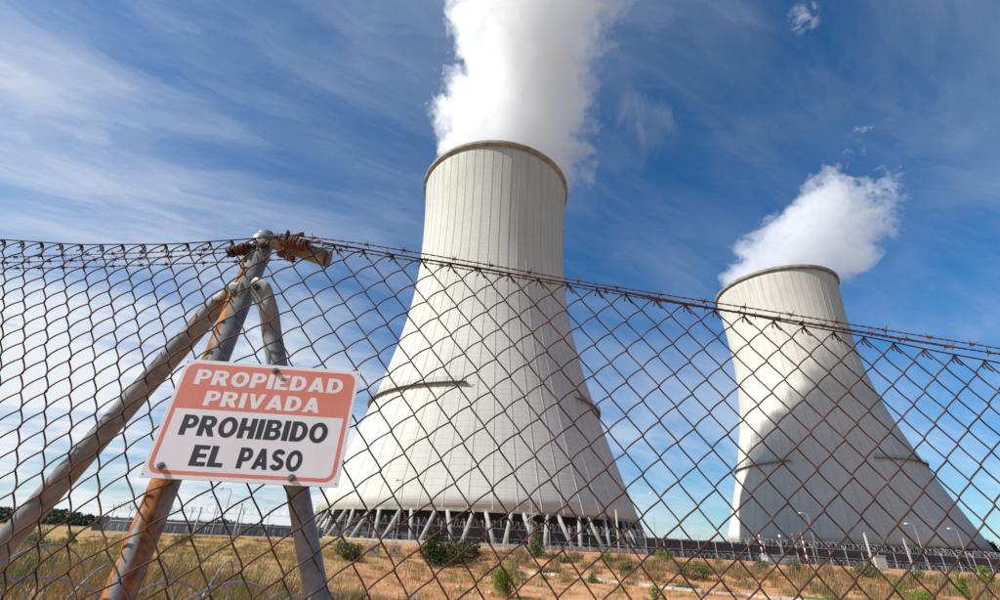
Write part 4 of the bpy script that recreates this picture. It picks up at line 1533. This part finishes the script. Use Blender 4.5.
B = [  # label, px, base py, height px, width px, material, kind, leaves, leaf size
    ('dark green conical juniper, tallest bush before the near tower', 432, 566, 38, 30, 'conifer', 'cone', 2600, .10),
    ('dark spreading shrub touching the conical juniper on its right', 457, 564, 22, 38, 'conifer', 'round', 2200, .09),
    ('olive bush left of the concrete blocks', 348, 561, 21, 32, 'olive', 'round', 2000, .08),
    ('small dark round bush right of the spreading shrub', 475.5, 557, 16, 14, 'conifer', 'round', 900, .08),
    ('slim bluish conifer below the spiral stair', 537, 558, 31, 19, 'olive', 'cone', 2000, .08),
    ('loose light green bush in the red earth, bottom centre', 508, 599, 30, 46, 'bright', 'sprig', 2200, .045),
    ('bright green rounded bush at the bottom right edge', 914, 606, 22, 38, 'bright', 'round', 2600, .045),
    ('small bright green bush on the bank under the white post', 609, 562, 10, 14, 'bright', 'round', 600, .07),
    ('olive tuft bush halfway down the bank below the near tower', 628, 574, 11, 16, 'olive', 'round', 700, .06),
    ('bright green bush on the bank top between the towers', 665, 562, 11, 22, 'bright', 'round', 900, .07),
    ('dark green patch of scrub on the bank below the gap between towers', 693, 580, 14, 34, 'olive', 'round', 1300, .06),
    ('dark green bush on the bank left of the farther tower middle', 796, 575, 15, 20, 'olive', 'round', 1000, .06),
    ('low olive bush on the bank below the striped poles', 765, 571, 9, 18, 'olive', 'round', 700, .06),
    ('brownish green bush on the bank below the thick white post', 868, 580, 13, 30, 'olive', 'round', 1100, .06),
    ('low dark bush on the bank before the right part of the farther tower', 918, 582, 11, 24, 'olive', 'round', 900, .06),
    ('tall loose yellow green weed at the right end of the bank', 968, 598, 26, 20, 'bright', 'sprig', 1000, .04),
    ('loose green weed at the very right edge of the bank', 992, 590, 22, 18, 'bright', 'sprig', 900, .045),
    ('small pale green weed on the red earth below the tower gap', 655, 603, 16, 22, 'bright', 'sprig', 700, .04),
    ('green weed tuft beside the kerb below the near tower', 592, 583, 8, 14, 'bright', 'sprig', 500, .05),
    ('bright yellow green bush in the straw behind the left razor wire', 66, 545, 13, 17, 'bright', 'sprig', 900, .05),
    ('olive bush in the straw at the left edge under the brace', 30, 547, 16, 34, 'olive', 'round', 1600, .06),
    ('low olive shrub on the bank right of the slim conifer', 563, 563, 8, 16, 'olive', 'round', 600, .06),
    ('dry brown bush below the grey wall left of the post', 182, 545, 9, 22, 'scrub', 'round', 800, .06),
]
for i, (lb, px, py, hp, wp, mt, kd, n, lf) in enumerate(B):
    P = ground_hit(px, min(py, 599.5)) if py < 600 else ground_hit(px, py)
    zc = float(P @ FWD)
    shrub(lb, P, hp * zc / F_PX * 1.0, wp * zc / F_PX, M[mt], kd, n, max(lf, .0022 * zc), i,
          name='juniper' if kd == 'cone' else 'bush')


def grass(name, label, cat, n, region, hrange, mat, seed, width=.006, clump=0.0, mask=None):
    r_ = np.random.default_rng(seed)
    x0, x1, y0, y1 = region
    if clump:
        nc = max(1, n // 40)
        cx, cy = r_.uniform(x0, x1, nc), y0 + (y1 - y0) * r_.uniform(0, 1, nc) ** 1.0
        if mask is not None:
            k = mask(cx, cy) > r_.uniform(0, 1, nc)
            cx, cy = cx[k], cy[k]; nc = len(cx)
        ids = r_.integers(0, nc, n)
        x, y = cx[ids] + r_.normal(0, clump, n), cy[ids] + r_.normal(0, clump, n)
        hs = np.clip(r_.lognormal(-.2, .42, nc), .35, 2.0)[ids]; tc = r_.uniform(0, 1, nc)[ids]
    else:
        x, y = r_.uniform(x0, x1, n), r_.uniform(y0, y1, n)
        hs = np.ones(n); tc = r_.uniform(0, 1, n)
    z = height(x, y) - .02
    h = r_.uniform(*hrange, n) * hs
    a = r_.uniform(0, 2 * PI, n)
    ln = h * r_.uniform(.1, .75, n)
    wind = np.array([.15, -.06])
    dx_, dy_ = np.cos(a) * ln + wind[0] * h, np.sin(a) * ln + wind[1] * h
    pa = a + PI / 2 + r_.normal(0, .5, n)
    wd = width * r_.uniform(.6, 1.5, n) * np.maximum(1, np.hypot(x, y) / 12)
    wx, wy = np.cos(pa) * wd, np.sin(pa) * wd
    V = np.empty((n, 5, 3))
    V[:, 0] = np.stack([x - wx, y - wy, z], 1); V[:, 1] = np.stack([x + wx, y + wy, z], 1)
    V[:, 2] = np.stack([x + dx_ * .4 + wx * .7, y + dy_ * .4 + wy * .7, z + h * .62], 1)
    V[:, 3] = np.stack([x + dx_ * .4 - wx * .7, y + dy_ * .4 - wy * .7, z + h * .62], 1)
    V[:, 4] = np.stack([x + dx_, y + dy_, z + h], 1)
    b = np.arange(n)[:, None] * 5
    Lq = (b + np.array([0, 1, 2, 3, 3, 2, 4])).ravel()
    me = bpy.data.meshes.new(name)
    me.vertices.add(5 * n); me.vertices.foreach_set('co', V.ravel())
    me.loops.add(7 * n); me.loops.foreach_set('vertex_index', Lq)
    st = np.stack([np.arange(n) * 7, np.arange(n) * 7 + 4], 1).ravel()
    me.polygons.add(2 * n); me.polygons.foreach_set('loop_start', st); me.polygons.foreach_set('loop_total', np.tile([4, 3], n))
    at_ = me.attributes.new('tint', 'FLOAT', 'POINT')
    at_.data.foreach_set('value', np.repeat(np.clip(tc * .6 + r_.uniform(0, .4, n), 0, 1), 5))
    me.materials.append(mat); me.update()
    tag(obj(name, me), label, cat, kind='stuff')


def bank_mask(x, y):
    yb = np.clip(33 - 0.62 * x, 17, 38)
    wid = 12 + 0.35 * np.clip(x, 0, 25)
    return np.clip(np.exp(-((y - yb - wid * .55) / (wid * .5)) ** 2), 0, 1)


grass('tall_dry_grass', 'tall straw coloured grass behind the razor wire on the left', 'grass', 34000, (-11.5, -1.2, 4.6, 15), (.12, .36), M['straw'], 1, .0038, .11)
grass('tall_weeds', 'olive and brown weeds standing in the tall straw on the left', 'weeds', 9000, (-11.5, -1.0, 4.6, 16), (.2, .5), M['olive'], 12, .0045, .14)
grass('dry_grass', 'short straw grass over the field left and centre', 'grass', 52000, (-34, 1, 11, 52), (.10, .28), M['straw'], 2, .004, .22)
grass('dry_grass', 'sparse straw tufts on the bare red earth', 'grass', 16000, (0, 40, 12, 40), (.08, .24), M['straw'], 3, .004, .18)
grass('scrub', 'brown scrubby growth covering the bank below the towers', 'scrub', 60000, (-4, 60, 18, 58), (.15, .55), M['scrub'], 4, .005, .22, bank_mask)
grass('bank_straw', 'straw coloured grass tufts mixed into the scrubby bank', 'grass', 36000, (-4, 60, 18, 58), (.12, .38), M['straw'], 5, .005, .25, bank_mask)
grass('green_weeds', 'low fresh green weeds along the foot of the bank', 'weeds', 14000, (2, 34, 16, 40), (.06, .20), M['weed'], 6, .006, .25,
      lambda x, y: np.clip(np.exp(-((y - np.clip(33 - 0.62 * x, 17, 38) - 1.5) / 1.6) ** 2), 0, 1) * (np.sin(x * .9) > -.3))
grass('field_weeds', 'scattered olive weeds in the straw field', 'weeds', 12000, (-30, 10, 10, 46), (.08, .22), M['weed'], 8, .005, .2)


def stones():
    r_ = np.random.default_rng(21)
    mb = MB()
    base = [(math.sin(a) * math.cos(b), math.sin(a) * math.sin(b), math.cos(a)) for a in (0.5, 1.4, 2.4) for b in (0, 1.25, 2.5, 3.75, 5.0)]
    Fc = []
    for i in range(2):
        for j in range(5):
            k = (j + 1) % 5
            Fc.append((i * 5 + j, (i + 1) * 5 + j, (i + 1) * 5 + k, i * 5 + k))
    Fc.append((0, 1, 2, 3, 4))
    for _ in range(2600):
        x, y = r_.uniform(-16, 34), r_.uniform(9, 46)
        s = r_.gamma(1.6, .022) + .015
        z = float(height(x, y))
        V = [(x + s * v[0] * r_.uniform(.7, 1.2), y + s * v[1] * r_.uniform(.7, 1.2), z + s * .6 * v[2] * r_.uniform(.7, 1.2)) for v in base]
        mb.add(V, Fc)
    o = mb.build('stones', simple('stone', (0.44, 0.31, 0.21), .95, 0, .3, 1.2))
    tag(o, 'small pale stones strewn over the red earth', 'stones', kind='stuff')


stones()


# ------------------------------------------------------------------ far hills and wood on the left horizon
def hills():
    r_ = np.random.default_rng(5)
    n = 90
    bear = np.linspace(rad(-75), rad(-8), n)
    V, Fc = [], []
    top = []
    for i, a in enumerate(bear):
        D = 620
        f = (i / (n - 1))
        h = 17 * (1 - f) ** 1.1 + 1.5 * math.sin(i * .33) + 1.0 * math.sin(i * .81 + 1) - 1.0
        h = max(h, .5)
        for rr, hh in ((D - 180, -2.5), (D - 80, h * .5), (D, h), (D + 160, h * .6), (D + 400, -3)):
            V.append((rr * math.sin(a), rr * math.cos(a), hh))
        top.append(h)
    for i in range(n - 1):
        for k in range(4):
            Fc.append((i * 5 + k, (i + 1) * 5 + k, (i + 1) * 5 + k + 1, i * 5 + k + 1))
    o = obj('hills', mesh('hills', V, Fc, simple('hill_earth', (0.10, 0.10, 0.05), .95, 0, .3, .05), True))
    tag(o, 'low dark wooded hills on the left horizon', 'hills', kind='structure')
    # the wood on them reads as one mass
    C, tn = [], []
    for _ in range(1500):
        f = r_.uniform(0, 1); i = f * (n - 1)
        a = rad(-75) + f * rad(67)
        q = r_.uniform(0, 1)
        D = 620 - 175 * q
        h = np.interp(i, np.arange(n), top)
        hz = h * (1 - q) ** .9 - 2.0 * q
        R = r_.uniform(1.6, 4.2)
        m = 26
        off = r_.normal(0, 1, (m, 3)); off /= np.linalg.norm(off, axis=1)[:, None]
        C.append(np.array([D * math.sin(a), D * math.cos(a), hz + R * .6]) + off * R * np.array([1, 1, .8]) * r_.uniform(.5, 1, (m, 1)))
        tn.append(np.full(m, r_.uniform(0, .7)) + r_.uniform(0, .3, m))
    C = np.concatenate(C)
    o = obj('wood', leaf_mesh('wood', C, 2.0, M['wood'], r_, np.concatenate(tn), aspect=1.2))
    tag(o, 'dark evergreen wood covering the hills on the left horizon', 'wood', kind='stuff')


hills()


def far_tree(label, px, py, y, h, w_, seed):
    P = at(px, py, y); P[2] = float(height(P[0], P[1]))
    root = empty('pine_tree', tuple(P)); tag(root, label, 'tree', 'far trees')
    r_ = np.random.default_rng(seed)
    mb = MB(); mb.tube([(0, 0, -.3), (.1, 0, h * .5), (0, .1, h * .9)], [.25, .16, .05], 7)
    cl = []
    for k in range(14):
        f = r_.uniform(.4, 1); a = r_.uniform(0, 6.28); R = w_ * .5 * (1.25 - f) * r_.uniform(.3, 1)
        c = np.array([R * math.cos(a), R * math.sin(a), h * f]); cl.append(c)
        mb.tube([(0, 0, h * f * .8), tuple(c)], [.07, .02], 5)
    mb.build('trunk', M['bark'], root)
    ids = r_.integers(0, 14, 1400)
    C = np.array(cl)[ids] + r_.normal(0, w_ * .1, (1400, 3))
    obj('crown', leaf_mesh('crown', C, .5, M['wood'], r_), root)


far_tree('dark tree past the right foot of the farther tower', 993, 552, 190, 7.5, 8, 3)
far_tree('second dark tree at the right edge behind the fence', 1012, 553, 180, 6.5, 7, 4)
